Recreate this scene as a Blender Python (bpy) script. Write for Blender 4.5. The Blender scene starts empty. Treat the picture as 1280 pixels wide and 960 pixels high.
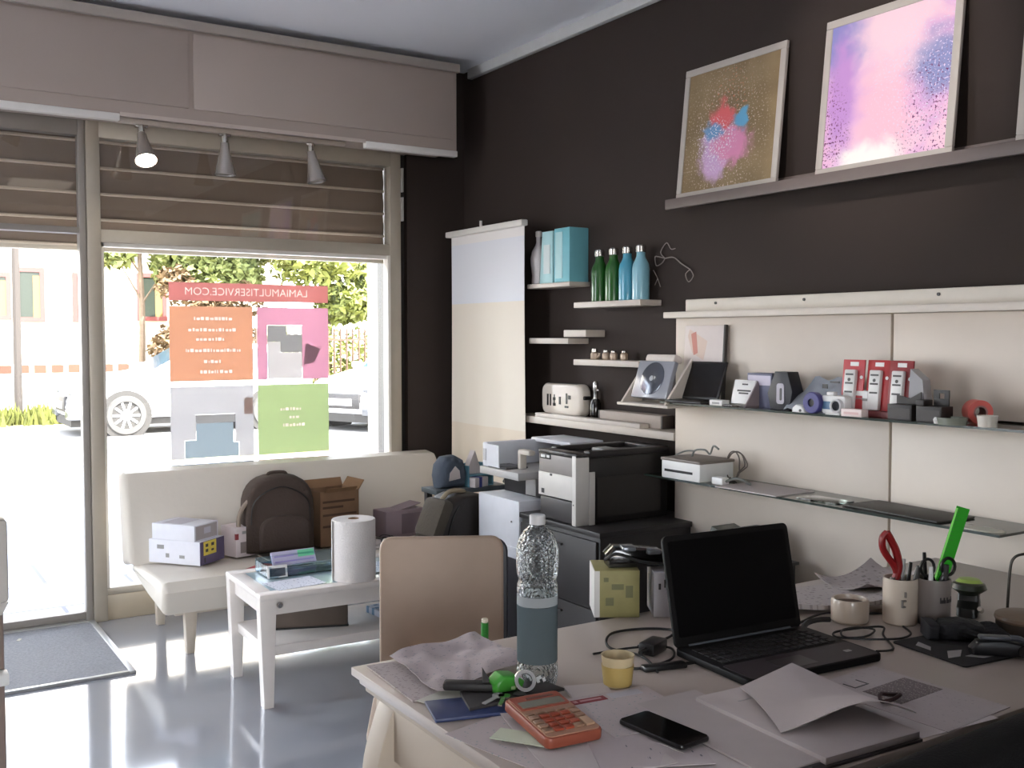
import bpy, bmesh, math, random
from mathutils import Vector, Matrix, Euler, noise
random.seed(7)
PI = math.pi
S = bpy.context.scene
COL = S.collection

# ------------------------------------------------------------------ camera, world, sun, exposure
cam_d = bpy.data.cameras.new('camera'); cam = bpy.data.objects.new('camera', cam_d); COL.objects.link(cam)
cam.location = (0, 0, 1.45)
cam.rotation_euler = (math.radians(90 - 2.65), 0, math.radians(-32.53))
cam_d.sensor_width = 36; cam_d.lens = 1275 / 1280 * 36; cam_d.clip_start = .02; cam_d.clip_end = 300
S.camera = cam
S.view_settings.view_transform = 'Standard'; S.view_settings.look = 'None'
S.view_settings.exposure = 2.85; S.view_settings.gamma = 1; S.view_settings.use_curve_mapping = False
W = bpy.data.worlds.new('sky'); S.world = W; W.use_nodes = True
nt = W.node_tree; nt.nodes.clear()
wo = nt.nodes.new('ShaderNodeOutputWorld'); bg = nt.nodes.new('ShaderNodeBackground')
sky = nt.nodes.new('ShaderNodeTexSky'); sky.sky_type = 'HOSEK_WILKIE'; sky.turbidity = 4.0
sky.sun_direction = (0.2, -.55, .81); sky.ground_albedo = .5
hs_ = nt.nodes.new('ShaderNodeHueSaturation'); hs_.inputs['Saturation'].default_value = .42
wb = nt.nodes.new('ShaderNodeMix'); wb.data_type = 'RGBA'; wb.blend_type = 'MULTIPLY'; wb.inputs['Factor'].default_value = 1; wb.inputs['B'].default_value = (1.0, .95, .89, 1)
nt.links.new(sky.outputs[0], hs_.inputs['Color']); nt.links.new(hs_.outputs[0], wb.inputs['A']); nt.links.new(wb.outputs['Result'], bg.inputs[0]); nt.links.new(bg.outputs[0], wo.inputs[0])
bg.inputs[1].default_value = 9.0
sun_d = bpy.data.lights.new('sun', 'SUN'); sun_d.energy = 4.5; sun_d.angle = .01; sun_d.color = (1, .96, .9)
sun = bpy.data.objects.new('sun', sun_d); COL.objects.link(sun)
sun.rotation_euler = Vector((-.2, .55, -.81)).to_track_quat('-Z', 'Y').to_euler()
def portal(x0, x1, y, z0, z1, side=0):
    l = bpy.data.lights.new('daylight_portal', 'AREA'); l.shape = 'RECTANGLE'; l.size = x1 - x0; l.size_y = z1 - z0
    l.cycles.is_portal = True
    o = bpy.data.objects.new('daylight_portal', l); COL.objects.link(o)
    o.location = ((x0 + x1) / 2, y, (z0 + z1) / 2) if side >= 0 else (y, (x0 + x1) / 2, (z0 + z1) / 2)
    o.rotation_euler = (-PI / 2, 0, 0) if not side else (-PI / 2, 0, PI / 2) if side < 0 else (-PI / 2, 0, PI)
portal(-.5, .95, 5.75, 0, 2.0); portal(1.02, 2.62, 5.75, .13, 1.95); portal(-2.1, -.6, 5.75, .13, 2.5)
portal(4.0, 5.1, -2.42, .2, 2.7, -PI / 2)
portal(-1.95, -.15, -2.86, .35, 2.2, PI)
CEIL = 3.05
PICLIGHT = 13.0
LAMP = .2      # radiance of the fill lamps added unseen on the ceiling
S.cycles.transparent_max_bounces = 24
S.cycles.max_bounces = 10; S.cycles.diffuse_bounces = 5

# ------------------------------------------------------------------ materials
def lin(c):
    return tuple((v / 255 / 12.92 if v / 255 <= .04045 else ((v / 255 + .055) / 1.055) ** 2.4) for v in c)
MATS = {}
def mat(name, rgb, rough=.5, metal=0, spec=.5, noise_amt=.06, scale=20, bump=0, bscale=200, trans=0, coat=0, emit=0):
    """Principled with a slight procedural variation of its colour."""
    if name in MATS: return MATS[name]
    m = bpy.data.materials.new(name); m.use_nodes = True; MATS[name] = m
    n = m.node_tree.nodes; L = m.node_tree.links; p = n['Principled BSDF']
    c = lin(rgb)
    p.inputs['Roughness'].default_value = rough; p.inputs['Metallic'].default_value = metal
    p.inputs['Specular IOR Level'].default_value = spec
    if coat: p.inputs['Coat Weight'].default_value = coat; p.inputs['Coat Roughness'].default_value = .08
    if emit:
        p.inputs['Emission Color'].default_value = (*c, 1); p.inputs['Emission Strength'].default_value = emit
    tc = n.new('ShaderNodeTexCoord')
    nz = n.new('ShaderNodeTexNoise'); nz.inputs['Scale'].default_value = scale; nz.inputs['Detail'].default_value = 4
    L.new(tc.outputs['Object'], nz.inputs['Vector'])
    mx = n.new('ShaderNodeMix'); mx.data_type = 'RGBA'
    mx.inputs['A'].default_value = (*[v * (1 - noise_amt) for v in c], 1)
    mx.inputs['B'].default_value = (*[min(1, v * (1 + noise_amt)) for v in c], 1)
    L.new(nz.outputs['Fac'], mx.inputs['Factor']); L.new(mx.outputs['Result'], p.inputs['Base Color'])
    if trans: p.inputs['Transmission Weight'].default_value = trans
    if bump:
        b2 = n.new('ShaderNodeTexNoise'); b2.inputs['Scale'].default_value = bscale
        L.new(tc.outputs['Object'], b2.inputs['Vector'])
        bp = n.new('ShaderNodeBump'); bp.inputs['Strength'].default_value = bump; bp.inputs['Distance'].default_value = .01
        L.new(b2.outputs['Fac'], bp.inputs['Height']); L.new(bp.outputs['Normal'], p.inputs['Normal'])
    return m
def clear(name, rgb=(255, 255, 255), refl=1.0, rough=.02, ior=1.45):
    """thin clear pane: transparent tint plus a Fresnel mirror"""
    if name in MATS: return MATS[name]
    m = bpy.data.materials.new(name); m.use_nodes = True; MATS[name] = m
    n = m.node_tree.nodes; L = m.node_tree.links; n.clear()
    o = n.new('ShaderNodeOutputMaterial'); t = n.new('ShaderNodeBsdfTransparent'); g = n.new('ShaderNodeBsdfGlossy')
    t.inputs[0].default_value = (*lin(rgb), 1); g.inputs['Roughness'].default_value = rough
    g.inputs[0].default_value = (refl, refl, refl, 1)
    f = n.new('ShaderNodeFresnel'); f.inputs[0].default_value = ior
    mx = n.new('ShaderNodeMixShader'); L.new(f.outputs[0], mx.inputs[0]); L.new(t.outputs[0], mx.inputs[1]); L.new(g.outputs[0], mx.inputs[2])
    L.new(mx.outputs[0], o.inputs[0]); return m
def film(name, rgb, clearness=.12, trl=.6):
    """printed window film: diffuse print that also lets daylight glow through"""
    if name in MATS: return MATS[name]
    m = bpy.data.materials.new(name); m.use_nodes = True; MATS[name] = m
    n = m.node_tree.nodes; L = m.node_tree.links; n.clear(); c = (*lin(rgb), 1)
    o = n.new('ShaderNodeOutputMaterial'); d = n.new('ShaderNodeBsdfDiffuse'); t = n.new('ShaderNodeBsdfTranslucent'); tr = n.new('ShaderNodeBsdfTransparent')
    for q in (d, t, tr): q.inputs[0].default_value = c
    a = n.new('ShaderNodeMixShader'); a.inputs[0].default_value = trl; L.new(d.outputs[0], a.inputs[1]); L.new(t.outputs[0], a.inputs[2])
    b = n.new('ShaderNodeMixShader'); b.inputs[0].default_value = clearness; L.new(a.outputs[0], b.inputs[1]); L.new(tr.outputs[0], b.inputs[2])
    L.new(b.outputs[0], o.inputs[0]); return m
def printed(name, paper, ink, density=.5, sx=60, sz=90, axis='XY'):
    """paper with rows of broken print"""
    if name in MATS: return MATS[name]
    m = mat(name, paper, .75, spec=.2)
    n = m.node_tree.nodes; L = m.node_tree.links; p = n['Principled BSDF']
    old = p.inputs['Base Color'].links[0].from_socket
    tc = n.new('ShaderNodeTexCoord'); sp = n.new('ShaderNodeSeparateXYZ'); L.new(tc.outputs['Object'], sp.inputs[0])
    a, b = (sp.outputs[0], sp.outputs[1]) if axis == 'XY' else (sp.outputs[0], sp.outputs[2])
    ml = n.new('ShaderNodeMath'); ml.operation = 'MULTIPLY'; ml.inputs[1].default_value = sz * 2.2; L.new(b, ml.inputs[0])
    fr = n.new('ShaderNodeMath'); fr.operation = 'FRACT'; L.new(ml.outputs[0], fr.inputs[0])
    lt = n.new('ShaderNodeMath'); lt.operation = 'LESS_THAN'; lt.inputs[1].default_value = .45; L.new(fr.outputs[0], lt.inputs[0])
    fl = n.new('ShaderNodeMath'); fl.operation = 'FLOOR'; L.new(ml.outputs[0], fl.inputs[0])
    mx_ = n.new('ShaderNodeMath'); mx_.operation = 'MULTIPLY'; mx_.inputs[1].default_value = sx * 3; L.new(a, mx_.inputs[0])
    cb = n.new('ShaderNodeCombineXYZ'); L.new(mx_.outputs[0], cb.inputs[0]); L.new(fl.outputs[0], cb.inputs[1])
    nz = n.new('ShaderNodeTexNoise'); nz.inputs['Scale'].default_value = 1.0; nz.inputs['Detail'].default_value = 2; L.new(cb.outputs[0], nz.inputs['Vector'])
    gt = n.new('ShaderNodeMath'); gt.operation = 'GREATER_THAN'; gt.inputs[1].default_value = 1 - density; L.new(nz.outputs['Fac'], gt.inputs[0])
    mu = n.new('ShaderNodeMath'); mu.operation = 'MULTIPLY'; L.new(lt.outputs[0], mu.inputs[0]); L.new(gt.outputs[0], mu.inputs[1])
    mx = n.new('ShaderNodeMix'); mx.data_type = 'RGBA'; L.new(old, mx.inputs['A']); mx.inputs['B'].default_value = (*lin(ink), 1)
    L.new(mu.outputs[0], mx.inputs['Factor']); L.new(mx.outputs['Result'], p.inputs['Base Color'])
    return m

# ------------------------------------------------------------------ mesh helpers
class MB:
    def __init__(s): s.bm = bmesh.new()
    def add(s, t, M=None, mi=0):
        if M is not None:
            t.transform(M)
            if M.determinant() < 0: bmesh.ops.reverse_faces(t, faces=list(t.faces))
        for f in t.faces: f.smooth = True; f.material_index = mi if f.material_index == 0 else f.material_index
        me = bpy.data.meshes.new('tmp'); t.to_mesh(me); t.free(); s.bm.from_mesh(me); bpy.data.meshes.remove(me); return s
    def box(s, x0, x1, y0, y1, z0, z1, b=0, seg=2, M=None, mi=0, sides=None):
        t = bmesh.new(); bmesh.ops.create_cube(t, size=1)
        for v in t.verts: v.co = Vector(((x0 + x1) / 2 + v.co.x * (x1 - x0), (y0 + y1) / 2 + v.co.y * (y1 - y0), (z0 + z1) / 2 + v.co.z * (z1 - z0)))
        if b: bmesh.ops.bevel(t, geom=list(t.edges), offset=b, segments=seg, affect='EDGES', profile=.5)
        if sides is not None:
            t.normal_update()
            for f in t.faces:
                if abs(f.normal.z) < .5: f.material_index = sides
        return s.add(t, M, mi)
    def cyl(s, r, z0, z1, n=24, r2=None, x=0, y=0, M=None, mi=0, b=0):
        r2 = r if r2 is None else r2
        pr = [(0, z0), (r, z0), (r2, z1), (0, z1)]
        if b: pr = [(0, z0), (r - b, z0), (r, z0 + b), (r2, z1 - b), (r2 - b, z1), (0, z1)]
        return s.lathe(pr, n, Matrix.Translation((x, y, 0)) if M is None else M @ Matrix.Translation((x, y, 0)), mi)
    def lathe(s, prof, n=24, M=None, mi=0):
        t = bmesh.new(); rings = []
        for r, z in prof:
            rings.append([t.verts.new((0, 0, z))] if r < 1e-6 else [t.verts.new((r * math.cos(2 * PI * k / n), r * math.sin(2 * PI * k / n), z)) for k in range(n)])
        for a, b in zip(rings, rings[1:]):
            for k in range(n):
                q = [a[k % len(a)], a[(k + 1) % len(a)], b[(k + 1) % len(b)], b[k % len(b)]]
                u = []
                for v in q:
                    if v not in u: u.append(v)
                if len(u) > 2:
                    try: t.faces.new(u)
                    except ValueError: pass
        bmesh.ops.recalc_face_normals(t, faces=list(t.faces))
        return s.add(t, M, mi)
    def tube(s, pts, r, n=8, closed=False, sub=0, M=None, mi=0):
        P = [Vector(p) for p in pts]
        if sub:
            Q = []; m = len(P)
            for i in range(m if closed else m - 1):
                g = (lambda k: P[k % m]) if closed else (lambda k: P[max(0, min(m - 1, k))])
                p0, p1, p2, p3 = g(i - 1), g(i), g(i + 1), g(i + 2)
                for k in range(sub):
                    u = k / sub
                    Q.append(.5 * ((2 * p1) + (p2 - p0) * u + (2 * p0 - 5 * p1 + 4 * p2 - p3) * u * u + (3 * p1 - p0 - 3 * p2 + p3) * u ** 3))
            if not closed: Q.append(P[-1])
            P = Q
        rad = r if callable(r) else (lambda u: r)
        t = bmesh.new(); rings = []; m = len(P); up = None
        for i in range(m):
            d = (P[(i + 1) % m] - P[i - 1]) if closed else (P[min(m - 1, i + 1)] - P[max(0, i - 1)])
            if d.length < 1e-9: d = Vector((0, 0, 1))
            d.normalize()
            if up is None: up = d.orthogonal().normalized()
            up = (up - d * up.dot(d))
            up = up.normalized() if up.length > 1e-6 else d.orthogonal().normalized()
            w = d.cross(up); rr = rad(i / max(1, m - 1))
            rings.append([t.verts.new(P[i] + rr * (math.cos(2 * PI * k / n) * up + math.sin(2 * PI * k / n) * w)) for k in range(n)])
        for i in range(m if closed else m - 1):
            a, b = rings[i], rings[(i + 1) % m]
            for k in range(n): t.faces.new((a[k], a[(k + 1) % n], b[(k + 1) % n], b[k]))
        if not closed: t.faces.new(rings[0][::-1]); t.faces.new(rings[-1])
        bmesh.ops.recalc_face_normals(t, faces=list(t.faces))
        return s.add(t, M, mi)
    def prism(s, out, z0, z1, b=0, M=None, mi=0, seg=2):
        if sum(p[0] * q[1] - q[0] * p[1] for p, q in zip(out, list(out[1:]) + [out[0]])) < 0: out = out[::-1]
        t = bmesh.new(); lo = [t.verts.new((x, y, z0)) for x, y in out]; hi = [t.verts.new((x, y, z1)) for x, y in out]; n = len(out)
        t.faces.new(lo[::-1]); t.faces.new(hi)
        for k in range(n): t.faces.new((lo[k], lo[(k + 1) % n], hi[(k + 1) % n], hi[k]))
        t.normal_update()
        if b:
            e = [e for e in t.edges if len(e.link_faces) == 2 and any(abs(f.normal.z) > .9 for f in e.link_faces)]
            bmesh.ops.bevel(t, geom=e, offset=b, segments=seg, affect='EDGES', profile=.5)
        return s.add(t, M, mi)
    def pillow(s, out, d, r, M=None, mi=0, seg=5):
        """soft slab: outline in x,z drawn round a depth d along y with edge radius r"""
        t = bmesh.new(); n = len(out); cx = sum(p[0] for p in out) / n; cz = sum(p[1] for p in out) / n; rings = []
        L = max(max(abs(p[0] - cx), abs(p[1] - cz)) for p in out)
        for sgn in (-1, 1):
            rr = []
            for k in range(seg + 1):
                a = PI / 2 * k / seg; ins = r * (1 - math.cos(a)); y = sgn * (d / 2 - r + r * math.sin(a)); f = 1 - ins / L
                rr.append([t.verts.new((cx + (x - cx) * f, y, cz + (z - cz) * f)) for x, z in out])
            rings.append(rr)
        allr = rings[0][::-1] + rings[1]
        for a, b in zip(allr, allr[1:]):
            for k in range(n): t.faces.new((a[k], a[(k + 1) % n], b[(k + 1) % n], b[k]))
        t.faces.new(allr[0]); t.faces.new(allr[-1])
        bmesh.ops.recalc_face_normals(t, faces=list(t.faces))
        return s.add(t, M, mi)
    def sheet(s, fn, nu, nv, th=.001, M=None, mi=0):
        """surface fn(u,v) with a thickness"""
        t = bmesh.new(); A = [[t.verts.new(fn(i / nu, j / nv)) for j in range(nv + 1)] for i in range(nu + 1)]
        for i in range(nu):
            for j in range(nv): t.faces.new((A[i][j], A[i + 1][j], A[i + 1][j + 1], A[i][j + 1]))
        t.normal_update()
        bmesh.ops.solidify(t, geom=list(t.faces), thickness=th)
        bmesh.ops.recalc_face_normals(t, faces=list(t.faces))
        return s.add(t, M, mi)
    def build(s, name, m, parent=None, loc=None, rz=0, ang=35, label=None):
        me = bpy.data.meshes.new(name); s.bm.to_mesh(me); s.bm.free()
        for q in (m if isinstance(m, (list, tuple)) else [m]): me.materials.append(q)
        me.set_sharp_from_angle(angle=math.radians(ang))
        o = bpy.data.objects.new(name, me); COL.objects.link(o)
        if parent: o.parent = parent
        if loc is not None: o.location = loc
        if rz: o.rotation_euler.z = rz
        if label: o['label'] = label
        return o
def tag(o, label, cat, group=None, kind=None):
    o['label'] = label; o['category'] = cat
    if group: o['group'] = group
    if kind: o['kind'] = kind
    return o
def thing(name, label, cat, loc, rz=0, group=None):
    o = bpy.data.objects.new(name, None); COL.objects.link(o); o.location = loc; o.rotation_euler.z = rz; o.empty_display_size = .05
    return tag(o, label, cat, group)
def struct(o): o['kind'] = 'structure'; return o
def structure(name, loc=(0, 0, 0)):
    o = bpy.data.objects.new(name, None); COL.objects.link(o); o.location = loc; o['kind'] = 'structure'; return o
def copy_tree(o, loc=None, rz=None, label=None, parent=None):
    c = o.copy(); COL.objects.link(c)
    if parent: c.parent = parent
    if loc is not None: c.location = loc
    if rz is not None: c.rotation_euler.z = rz
    if label: c['label'] = label
    for ch in list(o.children): copy_tree(ch, parent=c)
    return c
def text(s, size, m, parent, name='lettering', M=None, align='CENTER', depth=.0004, spacing=1):
    cu = bpy.data.curves.new('txt', 'FONT'); cu.body = s; cu.size = size; cu.align_x = align; cu.align_y = 'CENTER'; cu.extrude = depth; cu.space_character = spacing; cu.resolution_u = 3
    o = bpy.data.objects.new('txt', cu); COL.objects.link(o)
    dg = bpy.context.evaluated_depsgraph_get(); me = bpy.data.meshes.new_from_object(o.evaluated_get(dg))
    bpy.data.objects.remove(o); bpy.data.curves.remove(cu); me.name = name
    if M is not None:
        me.transform(M)
        if M.determinant() < 0: me.flip_normals()
    me.materials.clear(); me.materials.append(m)
    r = bpy.data.objects.new(name, me); COL.objects.link(r)
    if parent: r.parent = parent
    return r
def T(x, y, z): return Matrix.Translation((x, y, z))
def R(a, ax): return Matrix.Rotation(a, 4, ax)
STAND = R(PI / 2, 'X')                      # writing in the x,y plane stood up to face -y
RW = -PI / 2                                # things on the right wall: their front (-y) turned to face -x
def rrect(w, h, r, n=5, cx=0, cy=0):
    o = []
    for qx, qy, a0 in ((1, 1, 0), (-1, 1, PI / 2), (-1, -1, PI), (1, -1, 1.5 * PI)):
        for k in range(n + 1):
            a = a0 + PI / 2 * k / n; o.append((cx + qx * (w / 2 - r) + r * math.cos(a), cy + qy * (h / 2 - r) + r * math.sin(a)))
    return o

# colours
white_paint = mat('white_lacquer', (226, 222, 214), .4)
white_plastic = mat('white_plastic', (225, 224, 222), .38)
grey_plastic = mat('grey_plastic', (150, 148, 146), .45)
black_plastic = mat('black_plastic', (20, 19, 20), .35)
dark_grey = mat('dark_grey_plastic', (62, 60, 60), .45)
chrome = mat('brushed_steel', (200, 198, 194), .25, metal=1)
paper = mat('white_paper', (190, 181, 179), .8, spec=.15, noise_amt=.02)
black_rubber = mat('black_cable', (14, 13, 13), .55)
dark_wall = mat('dark_brown_paint', (56, 47, 43), .75, spec=.25, noise_amt=.05, scale=3)
pane_glass = clear('window_glass')
shelf_glass = clear('shelf_glass', (226, 238, 230), rough=.01)
glass_edge = mat('glass_edge_green', (34, 46, 40), .2)
acrylic = clear('clear_acrylic', (240, 242, 244), rough=.06)
cardboard = mat('brown_cardboard', (142, 112, 86), .85, spec=.1)
beige_frame = mat('beige_aluminium', (178, 168, 152), .4, metal=.1)
# ------------------------------------------------------------------ room shell
YF = 5.48; XR = 3.135
m_floor = mat('polished_floor', (152, 154, 162), .16, spec=.7, noise_amt=.14, scale=1.6, coat=.5)
_n = m_floor.node_tree.nodes; _r = _n.new('ShaderNodeTexNoise'); _r.inputs['Scale'].default_value = 2.5
_mr = _n.new('ShaderNodeMapRange'); _mr.inputs['To Min'].default_value = .05; _mr.inputs['To Max'].default_value = .15
m_floor.node_tree.links.new(_r.outputs['Fac'], _mr.inputs['Value']); m_floor.node_tree.links.new(_mr.outputs[0], _n['Principled BSDF'].inputs['Roughness'])
m_ceil = mat('white_ceiling_paint', (238, 240, 246), .85, spec=.2, noise_amt=.02, scale=2)
m_white_wall = mat('white_wall_paint', (222, 218, 212), .85, spec=.2, noise_amt=.02, scale=2)
m_taupe = mat('taupe_box_paint', (182, 168, 158), .7, spec=.3, noise_amt=.03, scale=4)
m_stone = mat('beige_marble', (176, 162, 140), .35, noise_amt=.2, scale=6)
m_facade = mat('facade_render', (210, 200, 185), .9)
struct(MB().box(-2.3, XR + .2, -2.7, YF + .12, -.1, 0).build('floor', m_floor))
struct(MB().box(-2.5, XR + .3, -2.9, YF + .3, CEIL, CEIL + .2).build('ceiling', m_ceil))
struct(MB().box(XR, XR + .2, -2.8, YF + .3, 0, CEIL).build('wall_right', dark_wall))
struct(MB().box(-2.4, -2.2, -2.8, 3.95, 0, CEIL).box(-2.4, -2.2, 5.2, YF + .3, 0, CEIL).box(-2.4, -2.2, 3.95, 5.2, 0, .15).box(-2.4, -2.2, 3.95, 5.2, 2.75, CEIL).build('wall_left', m_taupe))
w2 = structure('added_window_left')  # added window out of view, lets extra daylight in from the left
f = MB().box(-2.33, -2.27, 3.95, 5.2, .15, .21).box(-2.33, -2.27, 3.95, 5.2, 2.69, 2.75)
for y in (3.95, 5.14): f.box(-2.33, -2.27, y, y + .06, .21, 2.69)
f.build('frame', beige_frame, w2)
MB().box(-2.302, -2.298, 3.98, 5.15, .2, 2.7).build('pane', pane_glass, w2)
w3 = structure('added_window_front')  # unseen glazing added left of the door for more daylight
MB().box(-2.2, -2.14, YF - .03, YF + .05, .1, 2.53).box(-.58, -.52, YF - .03, YF + .05, .1, 2.53).box(-2.14, -.58, YF - .03, YF + .05, .1, .165).box(-2.14, -.58, YF - .03, YF + .05, 2.45, 2.53).build('frame', beige_frame, w3)
MB().box(-2.15, -.57, YF + .012, YF + .016, .15, 2.47).build('pane', pane_glass, w3)
MB().box(-2.2, -.52, YF - .02, YF + .2, 0, .13).build('low_wall', m_stone, w3)
w4 = structure('added_window_back')  # unseen back window added as fill for surfaces facing into the room
MB().box(-2.05, -.05, -2.75, -2.69, .3, .36).box(-2.05, -.05, -2.75, -2.69, 2.2, 2.26).box(-2.05, -1.99, -2.75, -2.69, .36, 2.2).box(-.11, -.05, -2.75, -2.69, .36, 2.2).build('frame', beige_frame, w4)
MB().box(-2.0, -.1, -2.722, -2.718, .35, 2.21).build('pane', pane_glass, w4)
struct(MB().box(-2.4, -2.05, -2.8, -2.6, 0, CEIL).box(-.05, XR + .2, -2.8, -2.6, 0, CEIL).box(-2.05, -.05, -2.8, -2.6, 0, .3).box(-2.05, -.05, -2.8, -2.6, 2.26, CEIL).build('wall_back', mat('brown_back_wall', (110, 98, 90), .8)))
w = structure('wall_front')
MB().box(2.745, XR, YF - .02, YF + .3, 0, CEIL).build('pillar', dark_wall, w, label='dark brown pillar right of the shop window')
MB().box(-2.4, XR + .2, YF + .3, YF + .55, 2.62, 5.0).box(2.745, XR + .6, YF + .3, YF + .55, 0, 2.62).box(-2.4, XR + .2, YF, YF + .3, 2.56, CEIL).build('outer_face', m_facade, w)
struct(MB().box(-2.4, XR + .2, 3.2, YF + .3, CEIL + .2, 5.0).build('trim_upper_storey', m_facade))
# plaster strip between the ceiling and the right wall
struct(MB().box(XR - .035, XR, -2.6, 5.36, CEIL - .06, CEIL, b=.006).build('trim_cornice', mat('white_cornice', (206, 206, 204), .7)))
# shutter housing across the shop front
hb = structure('trim_shutter_housing')
MB().box(-2.2, 2.935, 5.2, YF + .02, 2.525, CEIL - .03).build('housing', m_taupe, hb)
g = MB()
for a, b in ((-2.18, 1.405), (1.43, 2.91)): g.box(a, b, 5.188, 5.2, 2.585, 2.955, b=.003)
g.build('access_panel', m_taupe, hb)
MB().box(-2.2, 2.945, 5.17, 5.2, 2.968, 3.015, b=.004).build('top_moulding', mat('taupe_moulding', (182, 172, 162), .6), hb)
MB().box(-2.2, 1.075, 5.185, 5.23, 2.488, 2.522, b=.004).box(2.36, 2.935, 5.185, 5.23, 2.488, 2.522, b=.004).build('edge_strip', mat('white_strip', (240, 236, 230), .5), hb)
MB().box(1.075, 2.36, 5.19, 5.2, 2.512, 2.53).build('recess_lip', mat('pale_taupe', (205, 192, 182), .6), hb)
struct(MB().box(2.745, XR, YF - .035, YF - .02, 0, .08).build('baseboard_front', mat('grey_skirting', (120, 112, 106), .5)))
struct(MB().box(XR - .015, XR, 3.6, YF - .02, 0, .08).build('baseboard_right', mat('dark_skirting', (60, 52, 48), .5)))

# ---- shop window: frame, pane, low stone wall
w1 = structure('window_1')
f = MB()
f.box(.965, 1.03, YF - .03, YF + .05, 0, 2.53, b=.004); f.box(2.63, 2.70, YF - .03, YF + .05, .1, 2.53, b=.004)
f.box(1.02, 2.64, YF - .03, YF + .05, 2.445, 2.53, b=.004); f.box(1.02, 2.64, YF - .025, YF + .05, 1.925, 1.99, b=.004)
f.box(1.02, 2.64, YF - .02, YF + .05, .13, .165, b=.004)
f.build('frame', beige_frame, w1)
f = MB()
f.box(1.03, 1.044, YF - .015, YF + .03, .165, 1.925).box(2.612, 2.63, YF - .035, YF + .03, .165, 1.925, b=.003).box(1.03, 2.63, YF - .015, YF + .03, 1.905, 1.925)
f.build('glazing_bead', mat('pale_bead', (228, 222, 212), .4), w1)
MB().box(1.02, 2.64, YF + .012, YF + .016, .15, 1.93).build('pane', pane_glass, w1)
MB().box(1.02, 2.64, YF + .012, YF + .016, 1.98, 2.46).build('transom_pane', pane_glass, w1)
MB().box(.97, 2.745, YF - .02, YF + .2, 0, .13, b=.004).build('low_wall', m_stone, w1)
MB().box(2.70, 2.745, YF + .02, YF + .3, 0, 2.56).build('shutter_guide', mat('dark_guide', (40, 36, 33), .5), w1)
for z in (2.30, 2.13): MB().box(2.70, 2.713, YF - .045, YF - .02, z, z + .14, b=.003).build('hinge', mat('pale_hinge', (170, 165, 158), .4), w1)
# ---- glazed shop door
d1 = structure('door_1')
f = MB()
f.box(.93, .962, YF - .02, YF + .05, 0, 2.53, b=.003); f.box(-.52, -.46, YF - .02, YF + .05, 0, 2.53, b=.003)
f.box(-.46, .93, YF - .02, YF + .05, 1.965, 1.995, b=.003); f.box(-.46, .93, YF - .02, YF + .05, 2.45, 2.53, b=.003)
f.build('frame', mat('grey_door_frame', (150, 143, 136), .4), d1)
MB().box(-.46, .93, YF - .01, YF + .03, .02, .055, b=.003).build('bottom_rail', mat('grey_door_frame', (0, 0, 0)), d1)
MB().box(-.46, .93, YF + .012, YF + .016, .05, 1.97).build('pane', pane_glass, d1)
MB().box(-.46, .93, YF + .012, YF + .016, 1.99, 2.46).build('transom_pane', pane_glass, d1)
MB().box(-.46, .93, YF - .02, YF + .12, -.01, .018, b=.002).build('threshold', mat('stone_threshold', (150, 146, 142), .5), d1)
# ---- rolling shutter half drawn up outside
sh = thing('rolling_shutter', 'brown slatted rolling shutter pulled up behind the glass above shop door and window', 'shutter', (1.09, YF + .2, 1.93))
g = MB(); z = 0
SLAT = Matrix(((0, 0, 1, 0), (1, 0, 0, 0), (0, 1, 0, 0), (0, 0, 0, 1)))
while z < .75:
    g.prism([(.008, -.004), (.02, .05), (.012, .112), (.004, .134), (-.004, .134), (-.004, .118), (-.016, .05), (-.010, -.004)], -1.55, 1.6, M=T(0, 0, z) @ SLAT)
    g.box(-1.55, 1.6, -.024, .004, z - .012, z + .002, b=.003, mi=1)  # pale lip colour paints in the highlight line along each slat
    z += .134
g.build('slat_curtain', [mat('brown_shutter', (140, 122, 106), .5), mat('slat_highlight', (206, 190, 170), .5)], sh)
MB().box(-1.55, 1.6, -.02, .02, -.035, .004, b=.006).build('bottom_bar', mat('pale_shutter_bar', (190, 178, 160), .4), sh)

# ------------------------------------------------------------------ the street outside
m_pave = mat('pavement_slabs', (196, 198, 204), .85, noise_amt=.08, scale=5)
pv = MB().box(-25, 40, YF + .1, 12.3, -.2, -.03).box(-25, -2.3, -14, YF + .1, -.2, -.03).box(-2.3, 20, -14, -2.75, -.2, -.03).build('ground_pavement', m_pave); struct(pv)
br = m_pave.node_tree; bt = br.nodes.new('ShaderNodeTexBrick'); bt.inputs['Scale'].default_value = 1.0; bt.inputs['Mortar Size'].default_value = .012
bt.inputs['Brick Width'].default_value = .9; bt.inputs['Row Height'].default_value = .6
bt.inputs['Color1'].default_value = (.34, .36, .41, 1); bt.inputs['Color2'].default_value = (.31, .33, .38, 1); bt.inputs['Mortar'].default_value = (.13, .13, .15, 1)
tcp = br.nodes.new('ShaderNodeTexCoord'); br.links.new(tcp.outputs['Object'], bt.inputs['Vector']); br.links.new(bt.outputs['Color'], br.nodes['Principled BSDF'].inputs['Base Color'])
struct(MB().box(-25, 40, 12.3, 12.55, -.2, -.02, b=.01).build('ground_kerb', mat('yellowed_kerb', (190, 178, 130), .8)))
struct(MB().box(-25, 60, 12.55, 19.5, -.3, -.14).build('ground_road', mat('pale_asphalt', (140, 138, 136), .9)))
struct(MB().box(-25, 60, 19.5, 60, -.3, -.1).build('ground_verge', mat('dry_verge', (150, 144, 104), .95, noise_amt=.25, scale=2)))
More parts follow.
